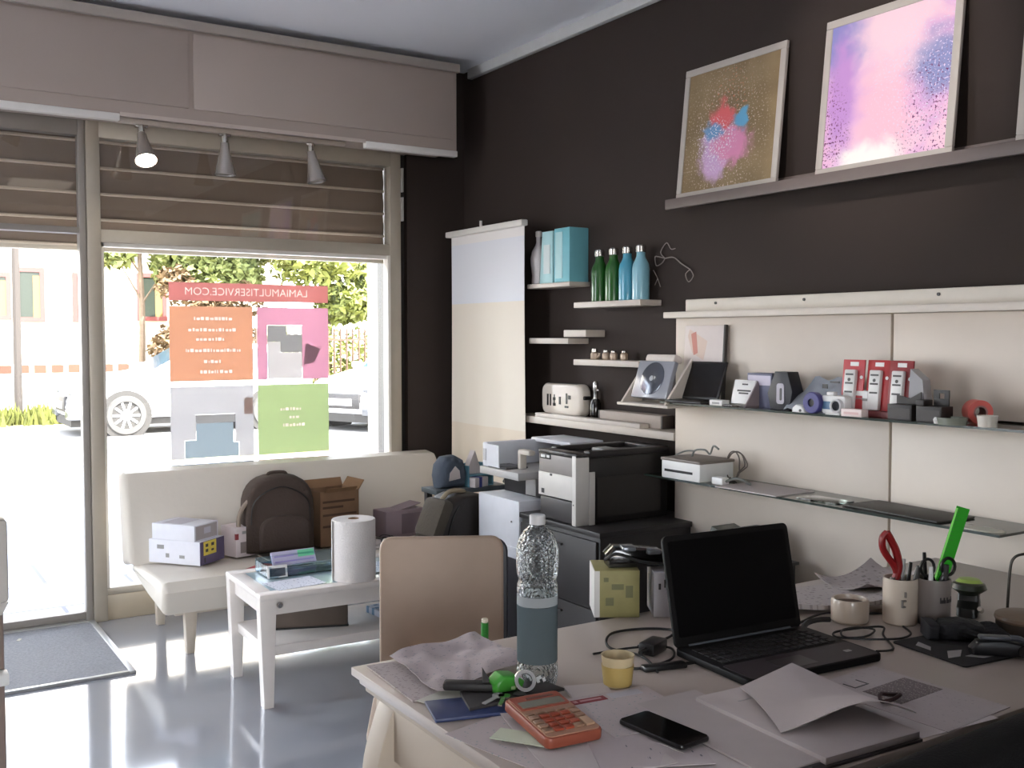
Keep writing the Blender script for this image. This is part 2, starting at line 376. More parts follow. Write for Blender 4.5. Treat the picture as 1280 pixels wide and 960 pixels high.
# low garden wall with a brick coping
gw = thing('garden_wall', 'low white garden wall with a brown brick coping across the street', 'wall', (0, 23.9, -.1))
MB().box(-9, 6.3, 0, .22, 0, .72).build('wall_face', mat('white_render', (200, 196, 188), .9), gw)
cp = mat('brick_coping', (110, 74, 60), .9); MB().box(-9, 6.3, -.03, .25, .72, .94).build('coping', cp, gw)
bt2 = cp.node_tree.nodes.new('ShaderNodeTexBrick'); bt2.inputs['Scale'].default_value = 1; bt2.inputs['Brick Width'].default_value = .34; bt2.inputs['Row Height'].default_value = .5; bt2.inputs['Mortar Size'].default_value = .05; bt2.offset = 0
bt2.inputs['Color1'].default_value = (*lin((74, 46, 36)), 1); bt2.inputs['Color2'].default_value = (*lin((88, 58, 46)), 1); bt2.inputs['Mortar'].default_value = (.75, .7, .65, 1)
tcc = cp.node_tree.nodes.new('ShaderNodeTexCoord'); mpc = cp.node_tree.nodes.new('ShaderNodeMapping'); mpc.inputs['Rotation'].default_value = (PI / 2, 0, 0); mpc.inputs['Location'].default_value = (0, .22, 0)
cp.node_tree.links.new(tcc.outputs['Object'], mpc.inputs[0]); cp.node_tree.links.new(mpc.outputs[0], bt2.inputs['Vector']); cp.node_tree.links.new(bt2.outputs['Color'], cp.node_tree.nodes['Principled BSDF'].inputs['Base Color'])
# iron railing
fc = thing('iron_railing', 'brown iron bar railing behind the parked cars, seen right of the window stickers', 'fence', (6.4, 23, -.1))
m_iron = mat('rusty_iron', (74, 56, 44), .7, metal=.2)
g = MB()
for k in range(96): g.cyl(.028, .1, 1.75, 6, x=k * .16)
g.build('bars', m_iron, fc)
MB().box(-.1, 15.4, -.025, .025, 1.45, 1.5).box(-.1, 15.4, -.025, .025, .2, .25).build('rails', m_iron, fc)
MB().box(-.1, 15.4, -.1, .1, 0, .16).build('kerb_base', mat('grey_concrete', (170, 165, 158), .9), fc)
# house
hs = thing('house', 'white house with pink-framed windows across the street', 'house', (2, 30, -.1))
MB().box(-9, 9, 0, 8, 0, 9).build('walls', mat('white_house_render', (206, 198, 188), .9), hs)
m_pink = mat('pink_surround', (124, 66, 64), .8); m_pane2 = mat('dark_house_pane', (48, 54, 48), .3, spec=.3); m_cur = mat('yellow_curtain', (124, 104, 66), .9)
for x0, x1, z0, z1 in ((-.6, 1.38, 2.0, 3.25), (1.48, 2.2, 1.95, 3.4), (4.6, 5.4, 2.0, 3.35), (2.9, 3.3, 1.95, 3.3)):
    f = MB(); b = .12
    f.box(x0, x1, -.06, .05, z1 - b, z1).box(x0, x1, -.1, .05, z0, z0 + b).box(x0, x0 + b, -.06, .05, z0 + b, z1 - b).box(x1 - b, x1, -.06, .05, z0 + b, z1 - b)
    fo = f.build('window', m_pink, hs)
    MB().box(x0 + b, x1 - b, -.03, .0, z0 + b, z1 - b).build('pane', m_pane2, fo)
    MB().box(x0 + .6 * (x1 - x0), x1 - b, -.045, -.032, z0 + b, z1 - b - .1).build('curtain', m_cur, fo)
# thin pole
tag(MB().cyl(.07, -.1, 9, 10, r2=.05, x=2.34, y=20).build('street_pole', mat('weathered_pole', (56, 50, 46), .8)), 'thin dark pole on the grass verge seen through the left side of the door', 'pole')
# grass tufts at its foot
g = MB()
for k in range(700):
    x = 2.45 + random.gauss(0, .75); y = 19.9 + random.gauss(0, .2); h = random.uniform(.12, .42); a = random.uniform(0, PI); dx, dy = .05 * math.cos(a), .05 * math.sin(a)
    t = bmesh.new(); v = [t.verts.new(c) for c in ((x - dx, y - dy, -.1), (x + dx, y + dy, -.1), (x + random.uniform(-.12, .12), y, -.1 + h))]; t.faces.new(v); g.add(t)
tag(g.build('verge_grass', mat('yellow_green_grass', (88, 92, 38), .9, noise_amt=.3)), 'yellow green grass tufts at the foot of the thin pole', 'grass', kind='stuff')
# trees
def leaves(blobs, n, size, seed, droop=0):
    rnd = random.Random(seed); t = bmesh.new()
    for _ in range(n):
        cx, cy, cz, r, rz_ = rnd.choice(blobs)
        d = Vector((rnd.gauss(0, 1), rnd.gauss(0, 1), rnd.gauss(0, 1))).normalized() * rnd.random() ** .4
        c = Vector((cx + d.x * r, cy + d.y * r, cz + d.z * rz_))
        e = Euler((rnd.uniform(-1, 1), rnd.uniform(-1, 1), rnd.uniform(0, 6.28))).to_matrix(); s = size * rnd.uniform(.6, 1.4)
        q = [(-s, -s * .45, 0), (0, -s * .6, .15 * s), (s, 0, -droop * s), (0, s * .6, .15 * s)]
        t.faces.new([t.verts.new(c + e @ Vector(p)) for p in q])
    return MB().add(t)
def tree(name, label, loc, h, blobs, n, size, lm, seed, tr=.12, droop=0, cat='tree', group=None):
    o = thing(name, label, cat, loc, group=group)
    g = MB().tube([(0, 0, 0), (.05, .02, h * .4), (-.04, 0, h * .75), (.02, 0, h)], lambda u: tr * (1 - .7 * u), 8, sub=3)
    rnd = random.Random(seed)
    for bx, by, bz, r, _ in blobs[:10]: g.tube([(0, 0, min(h * .9, bz * .7)), (bx * .5, by * .5, bz * .85), (bx, by, bz)], lambda u: tr * .35 * (1 - .8 * u), 5, sub=2)
    g.build('trunk', mat('bark', (112, 96, 82), .9, noise_amt=.3), o)
    leaves(blobs, n, size, seed, droop).build('foliage', lm, o)
    return o
l_yel = mat('pale_green_leaves', (128, 134, 72), .7, noise_amt=.35, scale=1.5); l_mid = mat('spring_leaves', (122, 130, 78), .7, noise_amt=.35, scale=1.5); l_brown = mat('brownish_leaves', (104, 84, 60), .8, noise_amt=.35, scale=1.5)
tree('leafy_tree', 'tall light green tree behind the window stickers, left one of two', (7.6, 26.2, -.1), 6, [(0, 0, 4.6, 1.1, 1.0), (-.9, -.3, 3.9, .8, .7), (.9, .2, 4.0, .9, .8), (-.3, -.3, 3.1, .8, .6), (.6, -.5, 3.1, .6, .5), (-.5, 0, 5.6, 1, .9), (.6, .2, 5.7, 1, .9)], 7000, .105, l_mid, 3)
tree('conifer', 'yellow green conifer with drooping boughs right of the red sticker header', (10.3, 25.2, -.1), 7, [(0, 0, 5.4, 1.3, 1.2), (-1.5, -.3, 4.3, 1.1, .8), (1.3, -.2, 4.2, 1.2, .8), (-.4, -.6, 3.4, 1.3, .7), (1.3, -.6, 2.9, 1.0, .6), (-2.6, 0, 4.7, .9, .8), (2.6, 0, 4.4, .9, 1.1), (.2, -.8, 2.4, .8, .5)], 9500, .115, l_yel, 5, .16, .5)
tree('bare_tree', 'twiggy tree with reddish leaves at the right end of the railing', (12.9, 26.6, -.1), 6, [(0, 0, 3.4, .9, .9), (-.8, 0, 4.4, .9, .8), (.8, 0, 4.3, .9, .9), (0, 0, 5.4, 1.2, .9)], 1500, .13, l_brown, 8)
tree('hanging_branch_tree', 'sparse tree with thin hanging twigs beside the window post', (5.9, 26.5, -.1), 6, [(-.6, 0, 3.6, .45, .35), (.1, 0, 4.4, .6, .5), (-.9, 0, 4.5, .5, .3), (.6, -.2, 3.3, .4, .4), (-.2, 0, 5.4, .9, .6)], 1300, .13, l_mid, 9, .09, .6)
tree('brown_hedge', 'brownish flowering hedge above the left car bonnet', (6.9, 25.1, -.1), 1.2, [(-.6, 0, 1.3, .55, .55), (.1, 0, 1.5, .6, .6), (.8, 0, 1.3, .6, .55), (1.5, 0, 1.2, .5, .6), (-.2, 0, .7, .7, .5), (.3, .3, 2.3, .7, .5), (1.1, .3, 2.4, .8, .6), (-.4, .3, 2.8, .5, .5)], 3600, .09, l_brown, 11, .05, cat='hedge')
tree('green_shrub', 'green shrub in front of the railing between sticker and window edge', (9.4, 24.2, -.1), 1.2, [(-.7, 0, 1.0, .7, .8), (.4, 0, 1.1, .7, .8), (1.5, 0, 1.0, .8, .8), (2.6, 0, 1.0, .8, .7), (3.7, 0, 1.0, .8, .8)], 2600, .09, l_yel, 12, .05, cat='shrub')
# parked cars
m_car = mat('white_car_paint', (216, 216, 218), .25, coat=.6, noise_amt=0); m_tyre = mat('tyre', (70, 68, 66), .8); m_arch = mat('wheel_arch', (50, 48, 46), .8)
m_cgl = mat('car_glass', (84, 110, 128), .05, spec=1); m_lamp = mat('headlight', (84, 86, 90), .2, spec=.6); m_grille = mat('car_grille', (44, 42, 42), .5)
def car(label, loc, rz):
    o = thing('car', label, 'car', loc, rz, 'white cars parked across the street')
    body = [(0, .28), (-.02, .52), (.06, .72), (.25, .84), (1.0, .98), (1.25, 1.02), (2.0, 1.44), (2.5, 1.5), (3.3, 1.45), (3.85, 1.05), (4.0, .9), (4.05, .5), (3.98, .28)]
    g = MB(); w = .86
    t = bmesh.new(); lo = []; hi = []
    for x, z in body:
        k = 1 - .18 * max(0, (z - .95) / .55) - (.06 if x < .2 or x > 3.9 else 0)
        lo.append(t.verts.new((x, -w * k, z))); hi.append(t.verts.new((x, w * k, z)))
    n = len(body); t.faces.new(lo); t.faces.new(hi[::-1])
    for k in range(n): t.faces.new((lo[k], lo[(k + 1) % n], hi[(k + 1) % n], hi[k]))
    bmesh.ops.recalc_face_normals(t, faces=list(t.faces))
    bmesh.ops.bevel(t, geom=list(t.edges), offset=.05, segments=2, affect='EDGES')
    g.add(t); g.build('body', m_car, o)
    for s in (-1, 1):
        for x in (.82, 3.2):
            M = T(x, s * (w - .1), .33) @ R(PI / 2 * -s, 'X')
            MB().cyl(.40, 0, .113, 28, M=M).build('wheel_arch', m_arch, o)
            wh = MB().lathe([(.20, 0), (.3, 0), (.325, .03), (.325, .1), (.30, .14), (.225, .14), (.215, .1)], 32, M).build('wheel', m_tyre, o)
            r = MB().cyl(.215, .05, .09, 28, M=M)
            for k in range(10): r.box(.04, .21, -.018, .018, .09, .125, M=M @ R(k * PI / 5, 'Z'))
            r.cyl(.06, .09, .135, 14, M=M); r.build('rim', mat('alloy', (205, 205, 208), .3, metal=.4), wh)
    side = [(1.35, 1.03), (1.98, 1.36), (2.4, 1.41), (2.42, 1.03)]; side2 = [(2.48, 1.03), (2.46, 1.41), (3.1, 1.38), (3.5, 1.06)]
    for s in (-1, 1):
        for q in (side, side2):
            t = bmesh.new(); k2 = lambda z: w * (1 - .18 * max(0, (z - .95) / .55)) + .004
            t.faces.new([t.verts.new((x, s * k2(z), z)) for x, z in q]); bmesh.ops.solidify(t, geom=list(t.faces), thickness=.01)
            MB().add(t).build('side_window', m_cgl, o)
    t = bmesh.new(); t.faces.new([t.verts.new(c) for c in ((1.27, -.68, 1.045), (1.27, .68, 1.045), (1.96, .62, 1.44), (1.96, -.62, 1.44))]); bmesh.ops.solidify(t, geom=list(t.faces), thickness=.02)
    MB().add(t).build('windscreen', m_cgl, o)
    for s in (-1, 1):
        MB().box(.0, .30, s * .62 - .16, s * .62 + .16, .66, .76, b=.03).build('headlight', m_lamp, o)
        MB().box(-.035, .36, s * .66 - .2, s * .66 + .2, .27, .46, b=.04).build('fog_light', m_lamp, o)
        MB().box(1.35, 1.5, s * .93 - .08, s * .93 + .08, 1.02, 1.14, b=.03).build('door_mirror', m_car, o)
    MB().box(-.04, .05, -.42, .42, .38, .64, b=.03).build('grille', m_grille, o)
    MB().box(-.055, -.03, -.26, .26, .44, .55).build('number_plate', mat('plate', (240, 240, 240), .4), o)
    MB().box(.02, 4.0, -.7, .7, .16, .3).build('underbody', m_arch, o)
    return o
car('white car with alloy wheel seen through the door and left of the window stickers', (2.74, 17.95, -.14), 0)
car('white car nose showing its grille right of the window stickers', (6.8, 16.0, -.14), math.radians(24))
# ------------------------------------------------------------------ stickers on the shop window (read from the street, so mirrored from inside)
YS = YF - .008
m_let = film('pale_lettering', (244, 232, 226), .14)
def inlay(film_o, cutters):
    """the lettering and pictures are printed into the film: their outlines are cut out of it"""
    for c in cutters:
        f = bpy.data.objects.new('film_tmp', film_o.data); COL.objects.link(f)
        me = c.data.copy(); lo = min(v.co.y for v in me.vertices); hi = max(v.co.y for v in me.vertices)
        for v in me.vertices: v.co.y = -.013 if v.co.y < (lo + hi) / 2 else .011
        bq = bmesh.new(); bq.from_mesh(me); bmesh.ops.remove_doubles(bq, verts=list(bq.verts), dist=1e-6)
        bmesh.ops.triangulate(bq, faces=list(bq.faces))
        if bq.calc_volume(signed=True) < 0: bmesh.ops.reverse_faces(bq, faces=list(bq.faces))
        bq.to_mesh(me); bq.free()
        t = bpy.data.objects.new('cut_tmp', me); COL.objects.link(t)
        m = f.modifiers.new('cut', 'BOOLEAN'); m.operation = 'DIFFERENCE'; m.object = t; m.solver = 'EXACT'
        bpy.context.view_layer.update()
        me2 = bpy.data.meshes.new_from_object(f.evaluated_get(bpy.context.evaluated_depsgraph_get())); me2.name = 'printed_film'
        for q in (f, t): bpy.data.objects.remove(q)
        for q in me2.polygons: q.use_smooth = False
        if len(me2.polygons) > 6: film_o.data = me2
P = Matrix(((1, 0, 0, 0), (0, 0, 1, 0), (0, 1, 0, 0), (0, 0, 0, 1)))
def sticker(name, label, x0, x1, z0, z1, m, notch=()):
    o = thing(name, label, 'sticker', ((x0 + x1) / 2, YF + .006, z0), 0, 'printed stickers on the shop window')
    w = (x1 - x0) / 2
    # the picture areas are left out of the coloured film (notch), they are film pieces of their own
    MB().prism([(-w, 0)] + list(notch) + [(w, 0), (w, z1 - z0), (-w, z1 - z0)], -.0015, .0015, M=P).build('printed_film', m, o); return o
MIR = Matrix.Scale(-1, 4, (1, 0, 0))
def stext(o, s, size, x, z): inlay(o.children[0], [text(s, size, m_let, o, M=T(x, 0, z) @ STAND @ MIR)])
def slines(o, rows):
    g = MB()
    for x, z, w_ in rows:
        q = -w_ / 2; r_ = random.Random(int(z * 1000))
        while q < w_ / 2:
            d = r_.uniform(.006, .02); g.box(x + q, x + q + d, -.0006, .0006, z - .009, z + r_.choice((.004, .008))); q += d + r_.uniform(.003, .008)
    inlay(o.children[0], [g.build('faded_lines', m_let, o)])
s = sticker('window_sticker', 'red header strip with mirrored lettering across the top of the window stickers', 1.366, 2.252, 1.642, 1.738, film('red_film', (214, 166, 162)))
stext(s, 'LAMIAMULTISERVICE.COM', .058, -.02, .048)
s = sticker('window_sticker', 'orange window sticker with pale mirrored lines, under the red strip', 1.366, 1.812, 1.213, 1.612, film('orange_film', (220, 186, 164)))
slines(s, ((0, .335, .19), (0, .275, .25), (-.01, .225, .15), (.01, .165, .3), (0, .105, .09), (.02, .05, .17)))
s = sticker('window_sticker', 'pink window sticker with a picture of a grey photocopier', 1.838, 2.252, 1.213, 1.612, film('pink_film', (220, 184, 196)), [(-.152, 0), (-.152, .302), (.052, .302), (.052, 0)])
a, b_, c_ = film('printed_light_grey', (214, 210, 208)), film('printed_mid_grey', (184, 182, 180)), film('printed_white', (228, 222, 222))
def pprint(nm, out, m, o, par=None): return MB().prism(out, -.0006, .0006, M=P).build(nm, m, par or o)
p1_ = pprint('copier_picture', [(-.15, .004), (.05, .004), (.05, .15), (-.075, .15), (-.075, .21), (-.15, .21)], a, s)
p2_ = pprint('scanner_print', [(-.15, .211), (-.074, .211), (-.074, .151), (.05, .151), (.05, .25), (-.04, .25), (-.04, .30), (-.15, .30)], b_, s)
p3_ = pprint('feeder_print', [(-.037, .251), (.0515, .251), (.0515, .30), (-.037, .30)], c_, s)
p4_ = pprint('tray_print', [(.06, .08), (.07, .2), (.16, .17), (.12, .09)], b_, s)
s = sticker('window_sticker', 'grey window sticker with a faint copier picture, below the orange one', 1.366, 1.812, .797, 1.185, film('grey_film', (210, 208, 208)), [(-.152, 0), (-.152, .102), (-.092, .102), (-.092, .237), (.122, .237), (.122, .082), (.142, .082), (.142, 0)])
d_ = film('printed_blue_grey', (186, 194, 198))
p1_ = pprint('copier_picture', [(-.15, .004), (.14, .004), (.14, .08), (.11, .08), (.11, .189), (-.09, .189), (-.09, .1), (-.15, .1)], d_, s)
p2_ = pprint('scanner_print', [(-.09, .19), (.12, .19), (.12, .235), (-.09, .235)], b_, s)
p3_ = pprint('shelf_print', [(.17, .23), (.218, .23), (.218, .32), (.17, .32)], film('printed_beige', (226, 200, 184)), s)
inlay(s.children[0], [p3_])
s = sticker('window_sticker', 'green window sticker with three short pale lines, right of the grey one', 1.838, 2.252, .797, 1.185, film('green_film', (198, 208, 174)))
slines(s, ((-.02, .25, .12), (0, .205, .055), (0, .16, .13)))
sticker('window_sticker', 'grey blue window sticker mostly hidden behind the sofa back, below the grey one', 1.366, 1.812, .40, .77, film('slate_film', (150, 160, 168)))
sticker('window_sticker', 'beige window sticker mostly hidden behind the sofa back, below the green one', 1.838, 2.252, .40, .77, film('beige_film', (196, 178, 160)))

# ------------------------------------------------------------------ spotlights under the shutter housing
tr = thing('lighting_track', 'slim track carrying three spotlights under the shutter housing', 'light track', (1.64, 5.30, 2.50))
MB().box(-.56, .64, -.018, .018, 0, .024, b=.003).build('rail', mat('taupe_track', (190, 178, 166), .4), tr)
m_bulb = mat('lamp_lens', (255, 246, 230), .2, emit=14)
def spot(x, label, lit, tilt, rz):
    o = thing('track_spotlight', label, 'spotlight', (x, 5.30, 2.50), rz, 'spotlights on the track')
    MB().cyl(.018, -.05, 0, 12).box(-.03, .03, -.014, .014, -.014, 0, b=.003).build('stem', chrome, o)
    M = T(0, 0, -.045) @ R(tilt, 'X')
    MB().lathe([(.0, 0), (.022, -.002), (.026, -.04), (.05, -.15), (.056, -.168), (.05, -.168), (.04, -.14), (0, -.12)], 24, M).build('shade', mat('satin_shade', (190, 184, 178), .25, metal=.7), o)
    MB().lathe([(0, -.148), (.036, -.15), (.045, -.158), (.036, -.163), (0, -.166)], 20, M).build('lens', m_bulb if lit else mat('unlit_lens', (150, 146, 140), .15), o)
    return o
spot(1.20, 'lit metal spotlight tilted into the room, leftmost of three', True, -.55, 0)
spot(1.615, 'straight hanging metal spotlight, middle one of three', False, 0, 0)
spot(2.085, 'metal spotlight angled to the right, rightmost of three', False, -.2, .9)
# fill lamps added on the ceiling behind the camera, out of view
for x, y in ((-.6, -.6), (1.6, -.6), (.6, 1.5)):
    o = thing('added_fill_lamp', 'square ceiling fill lamp added unseen behind the camera', 'ceiling lamp', (x, y, CEIL - .05), 0, 'added ceiling fill lamps')
    MB().box(-.3, .3, -.3, .3, .03, .05, b=.002).build('tray', white_plastic, o)
    MB().box(-.28, .28, -.28, .28, .02, .032).build('diffuser', mat('lamp_diffuser', (255, 240, 222), .5, emit=LAMP), o)

# spotlight added on the ceiling out of view to brighten the leaning pictures
o = thing('added_picture_spotlight', 'added unseen ceiling spotlight aimed at the leaning pictures, above the view', 'spotlight', (1.0, 2.15, CEIL - .06))
MB().cyl(.05, .04, .06, 24).cyl(.012, 0, .045, 12).build('ceiling_plate', white_plastic, o)
q = (Vector((XR - .05, 2.42, 2.36)) - Vector((1.0, 2.15, CEIL - .06))).to_track_quat('-Z', 'Y')
MB().lathe([(0, .04), (.03, .04), (.045, -.08), (.041, -.08), (.026, .03), (0, .03)], 24, q.to_matrix().to_4x4()).build('shade', mat('satin_shade', (0, 0, 0)), o)
MB().cyl(.036, -.065, -.06, 20, M=q.to_matrix().to_4x4()).build('lens', m_bulb, o)
l = bpy.data.lights.new('picture_light', 'SPOT'); l.energy = PICLIGHT; l.spot_size = math.radians(34); l.spot_blend = .7; l.shadow_soft_size = .03; l.color = (1, .93, .86)
lo = bpy.data.objects.new('picture_light', l); COL.objects.link(lo); lo.parent = o; lo.rotation_mode = 'QUATERNION'; lo.rotation_quaternion = q; lo.location = q @ Vector((0, 0, -.09))
# ------------------------------------------------------------------ door mat and grey post at the left edge
o = thing('door_mat', 'grey carpet door mat in a pale metal frame inside the door', 'mat', (.1, 5.0, 0))
MB().box(-1.0, .84, -.445, .445, .001, .009).build('carpet', mat('grey_carpet', (150, 151, 156), .95, noise_amt=.35, scale=90, bump=.8, bscale=300), o)
f = MB(); f.box(.84, .868, -.47, .47, 0, .013, b=.003).box(-1.03, .84, -.47, -.445, 0, .013, b=.003).box(-1.03, .84, .445, .47, 0, .013, b=.003).box(-1.03, -1.0, -.445, .445, 0, .013, b=.003)
f.build('frame', mat('pale_mat_frame', (196, 196, 196), .35, metal=.5), o)
g = MB()
for x, y, r in ((.06, .20, .5), (.5, .3, 1.2), (.3, -.22, .2), (-.02, -.36, 0), (.21, .36, 2)): g.prism([(-.02, -.006), (.015, -.008), (.02, .006), (-.014, .01)], .009, .011, M=T(x, y, 0) @ R(r, 'Z'))
g.build('leaf_litter', mat('pale_litter', (196, 192, 180), .9), o)
o = thing('floor_stand', 'grey floor stand with a box head, cut off by the left photo edge', 'stand', (.20, 2.8, 0))
MB().box(-.09, .09, -.06, .06, .80, 1.005, b=.01).prism([(-.09, -.0), (.09, 0), (.075, -.03), (-.075, -.03)], -.05, .05, M=T(0, 0, .8) @ R(PI / 2, 'X')).build('head', mat('grey_stand_head', (196, 190, 184), .4), o)
MB().box(-.08, .08, -.03, .03, .02, .78, b=.008).build('post', mat('dark_brown_post', (136, 118, 110), .4), o)
MB().box(-.15, .15, -.15, .15, 0, .02, b=.004).build('base', dark_grey, o)
MB().box(-.05, .085, -.075, -.03, .60, .63, b=.004).build('drip_tray', white_plastic, o)

# ------------------------------------------------------------------ white roll-up banner
o = thing('roll_up_banner', 'tall white roll-up banner leaning in the corner beside the shelves', 'banner', (2.95, 4.93, 0), RW)
m_ban = mat('banner_fabric', (232, 226, 220), .7, spec=.2, noise_amt=.03)
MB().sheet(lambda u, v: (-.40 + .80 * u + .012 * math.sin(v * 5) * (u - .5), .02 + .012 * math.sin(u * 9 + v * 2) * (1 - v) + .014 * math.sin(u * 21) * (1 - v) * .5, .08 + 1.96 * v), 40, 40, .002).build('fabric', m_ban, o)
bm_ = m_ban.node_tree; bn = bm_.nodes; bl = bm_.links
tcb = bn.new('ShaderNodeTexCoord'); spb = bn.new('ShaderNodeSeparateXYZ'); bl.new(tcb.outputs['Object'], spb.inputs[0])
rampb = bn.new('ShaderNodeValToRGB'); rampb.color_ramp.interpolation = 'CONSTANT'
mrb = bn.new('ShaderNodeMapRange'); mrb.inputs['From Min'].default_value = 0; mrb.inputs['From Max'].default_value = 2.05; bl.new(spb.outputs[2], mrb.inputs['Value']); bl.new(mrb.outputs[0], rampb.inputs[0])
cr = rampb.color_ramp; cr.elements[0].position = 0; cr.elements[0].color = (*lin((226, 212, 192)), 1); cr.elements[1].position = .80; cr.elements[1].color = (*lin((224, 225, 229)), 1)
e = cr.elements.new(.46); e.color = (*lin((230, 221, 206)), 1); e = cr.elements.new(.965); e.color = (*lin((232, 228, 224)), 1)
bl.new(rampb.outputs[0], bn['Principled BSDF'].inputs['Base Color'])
MB().box(-.415, .415, -.012, .03, 2.035, 2.068, b=.006).cyl(.008, 2.068, 2.10, 10, x=-.02).build('top_rail', white_paint, o)
MB().box(-.415, .415, -.05, .06, .0, .085, b=.02).build('cassette_base', mat('silver_cassette', (180, 180, 180), .3, metal=.7), o)
MB().cyl(.012, .08, 2.03, 12, y=.05).build('support_pole', chrome, o)

# ------------------------------------------------------------------ picture ledge and leaning pictures
MB_ = MB().box(XR - .101, XR, -.6, 3.475, 2.03, 2.05).box(XR - .115, XR - .10, -.6, 3.475, 2.012, 2.056, b=.003).box(XR - .012, XR, -.6, 3.475, 2.05, 2.085)
tag(MB_.build('picture_ledge', mat('brown_ledge', (112, 100, 96), .5)), 'long brown picture ledge high on the dark right wall', 'shelf')
def art(name, kind):
    m = bpy.data.materials.new(name); m.use_nodes = True; n = m.node_tree.nodes; L = m.node_tree.links; p = n['Principled BSDF']; p.inputs['Roughness'].default_value = .45
    tc = n.new('ShaderNodeTexCoord'); sp = n.new('ShaderNodeSeparateXYZ'); L.new(tc.outputs['Generated'], sp.inputs[0])
    def math_(op, a, b=None, cl=False):
        q = n.new('ShaderNodeMath'); q.operation = op; q.use_clamp = cl
        for i, v in enumerate((a, b)):
            if v is None: continue
            if isinstance(v, (int, float)): q.inputs[i].default_value = v
            else: L.new(v, q.inputs[i])
        return q.outputs[0]
    def nzf(scale, det=4, dist=0, off=0):
        q = n.new('ShaderNodeTexNoise'); q.inputs['Scale'].default_value = scale; q.inputs['Detail'].default_value = det; q.inputs['Distortion'].default_value = dist
        mp = n.new('ShaderNodeMapping'); mp.inputs['Location'].default_value = (off, 0, off * .7); L.new(tc.outputs['Generated'], mp.inputs[0]); L.new(mp.outputs[0], q.inputs['Vector']); return q.outputs['Fac']
    def step(v, a, b):
        q = n.new('ShaderNodeMapRange'); q.interpolation_type = 'SMOOTHSTEP'; q.inputs['From Min'].default_value = a; q.inputs['From Max'].default_value = b; L.new(v, q.inputs['Value']); return q.outputs[0]
    def mixc(fac, a, b):
        q = n.new('ShaderNodeMix'); q.data_type = 'RGBA'
        L.new(fac, q.inputs['Factor'])
        for k, v in (('A', a), ('B', b)):
            if isinstance(v, tuple): q.inputs[k].default_value = (*lin(v), 1)
            else: L.new(v, q.inputs[k])
        return q.outputs['Result']
    x, z = sp.outputs[0], sp.outputs[2]
    def dist(cx, cz, sx=1, sz=1):
        dx = math_('MULTIPLY', math_('SUBTRACT', x, cx), sx); dz = math_('MULTIPLY', math_('SUBTRACT', z, cz), sz)
        d = math_('SQRT', math_('ADD', math_('MULTIPLY', dx, dx), math_('MULTIPLY', dz, dz)))
        return math_('ADD', d, math_('MULTIPLY', math_('SUBTRACT', nzf(7, 5, .6, cx * 3), .5), .28))
    speck = nzf(60, 2, 0, 3)
    if kind == 'powder':
        c = mixc(step(nzf(3), .3, .7), (128, 108, 76), (152, 130, 96))
        halo = step(dist(.45, .42, 1.0, .75), .62, .16)
        sk = math_('MULTIPLY', step(speck, .60, .64), halo); c = mixc(sk, c, (238, 214, 200))
        sk2 = math_('MULTIPLY', step(nzf(44, 2, 0, 9), .62, .66), step(dist(.5, .62, 1.2, .8), .4, .1)); c = mixc(sk2, c, (222, 140, 108))
        c = mixc(step(dist(.36, .30, 1, .7), .22, .10), c, (214, 176, 216))
        c = mixc(step(dist(.55, .34, .8, 1.1), .22, .10), c, (232, 150, 190))
        c = mixc(step(dist(.42, .56), .17, .08), c, (232, 108, 112))
        c = mixc(step(dist(.63, .54, 1.2, 1), .12, .06), c, (104, 176, 214))
        c = mixc(step(dist(.33, .47, 1, 1.2), .13, .06), c, (112, 160, 206))
        c = mixc(math_('MULTIPLY', step(speck, .56, .6), step(dist(.36, .38), .26, .12)), c, (246, 240, 246))
    elif kind == 'mist':
        c = mixc(step(nzf(3, 5, .8), .35, .65), (226, 176, 222), (250, 206, 226))
        c = mixc(step(dist(.08, .9, 1, .9), .36, .10), c, (142, 142, 204))
        c = mixc(step(dist(.92, .58, 1.0, 1.2), .36, .12), c, (146, 150, 200))
        c = mixc(step(dist(.12, .5, 1.6, .5), .3, .1), c, (200, 150, 214))
        c = mixc(step(dist(.5, .3, 1.4, .6), .42, .14), c, (250, 198, 216))
        c = mixc(step(dist(.55, .95, .9, .8), .42, .12), c, (250, 216, 228))
        c = mixc(step(dist(.40, .0, .8, 1.6), .3, .1), c, (255, 248, 244))
        c = mixc(math_('MULTIPLY', step(speck, .58, .62), step(dist(.95, .25, 1.1, .8), .42, .2)), c, (120, 50, 110))
        c = mixc(math_('MULTIPLY', step(speck, .57, .61), step(dist(.02, .22, 1.4, .7), .34, .12)), c, (110, 36, 96))
        c = mixc(math_('MULTIPLY', step(nzf(70, 2, 0, 5), .60, .63), step(dist(.85, .5, .8, .8), .5, .2)), c, (236, 220, 240))
    else:
        c = mixc(step(nzf(4, 4, .6), .3, .7), (96, 190, 186), (176, 226, 222))
    L.new(c, p.inputs['Base Color']); return m
m_pf = mat('pale_wood_frame', (188, 180, 172), .45)
def picture(label, y, wd, h, m, lean, x=XR - .082):
    o = thing('leaning_picture', label, 'picture', (x, y, 2.05), RW)
    M = R(-lean, 'X'); b = .03; w = wd / 2
    MB().box(-w, w, -.0, .016, 0, b, b=.003, M=M).box(-w, w, 0, .016, h - b, h, b=.003, M=M).box(-w, -w + b, 0, .016, b, h - b, b=.003, M=M).box(w - b, w, 0, .016, b, h - b, b=.003, M=M).build('frame', m_pf, o)
    # the sheet keeps its own upright coordinates
    c = MB().box(-w + b, w - b, .004, .010, b, h - b).build('print', m, o); c.rotation_euler.x = -lean
    return o
picture('leaning picture of a pink and blue powder burst on tan, left end of the ledge', 3.15, .585, .575, art('art_powder', 'powder'), .10)
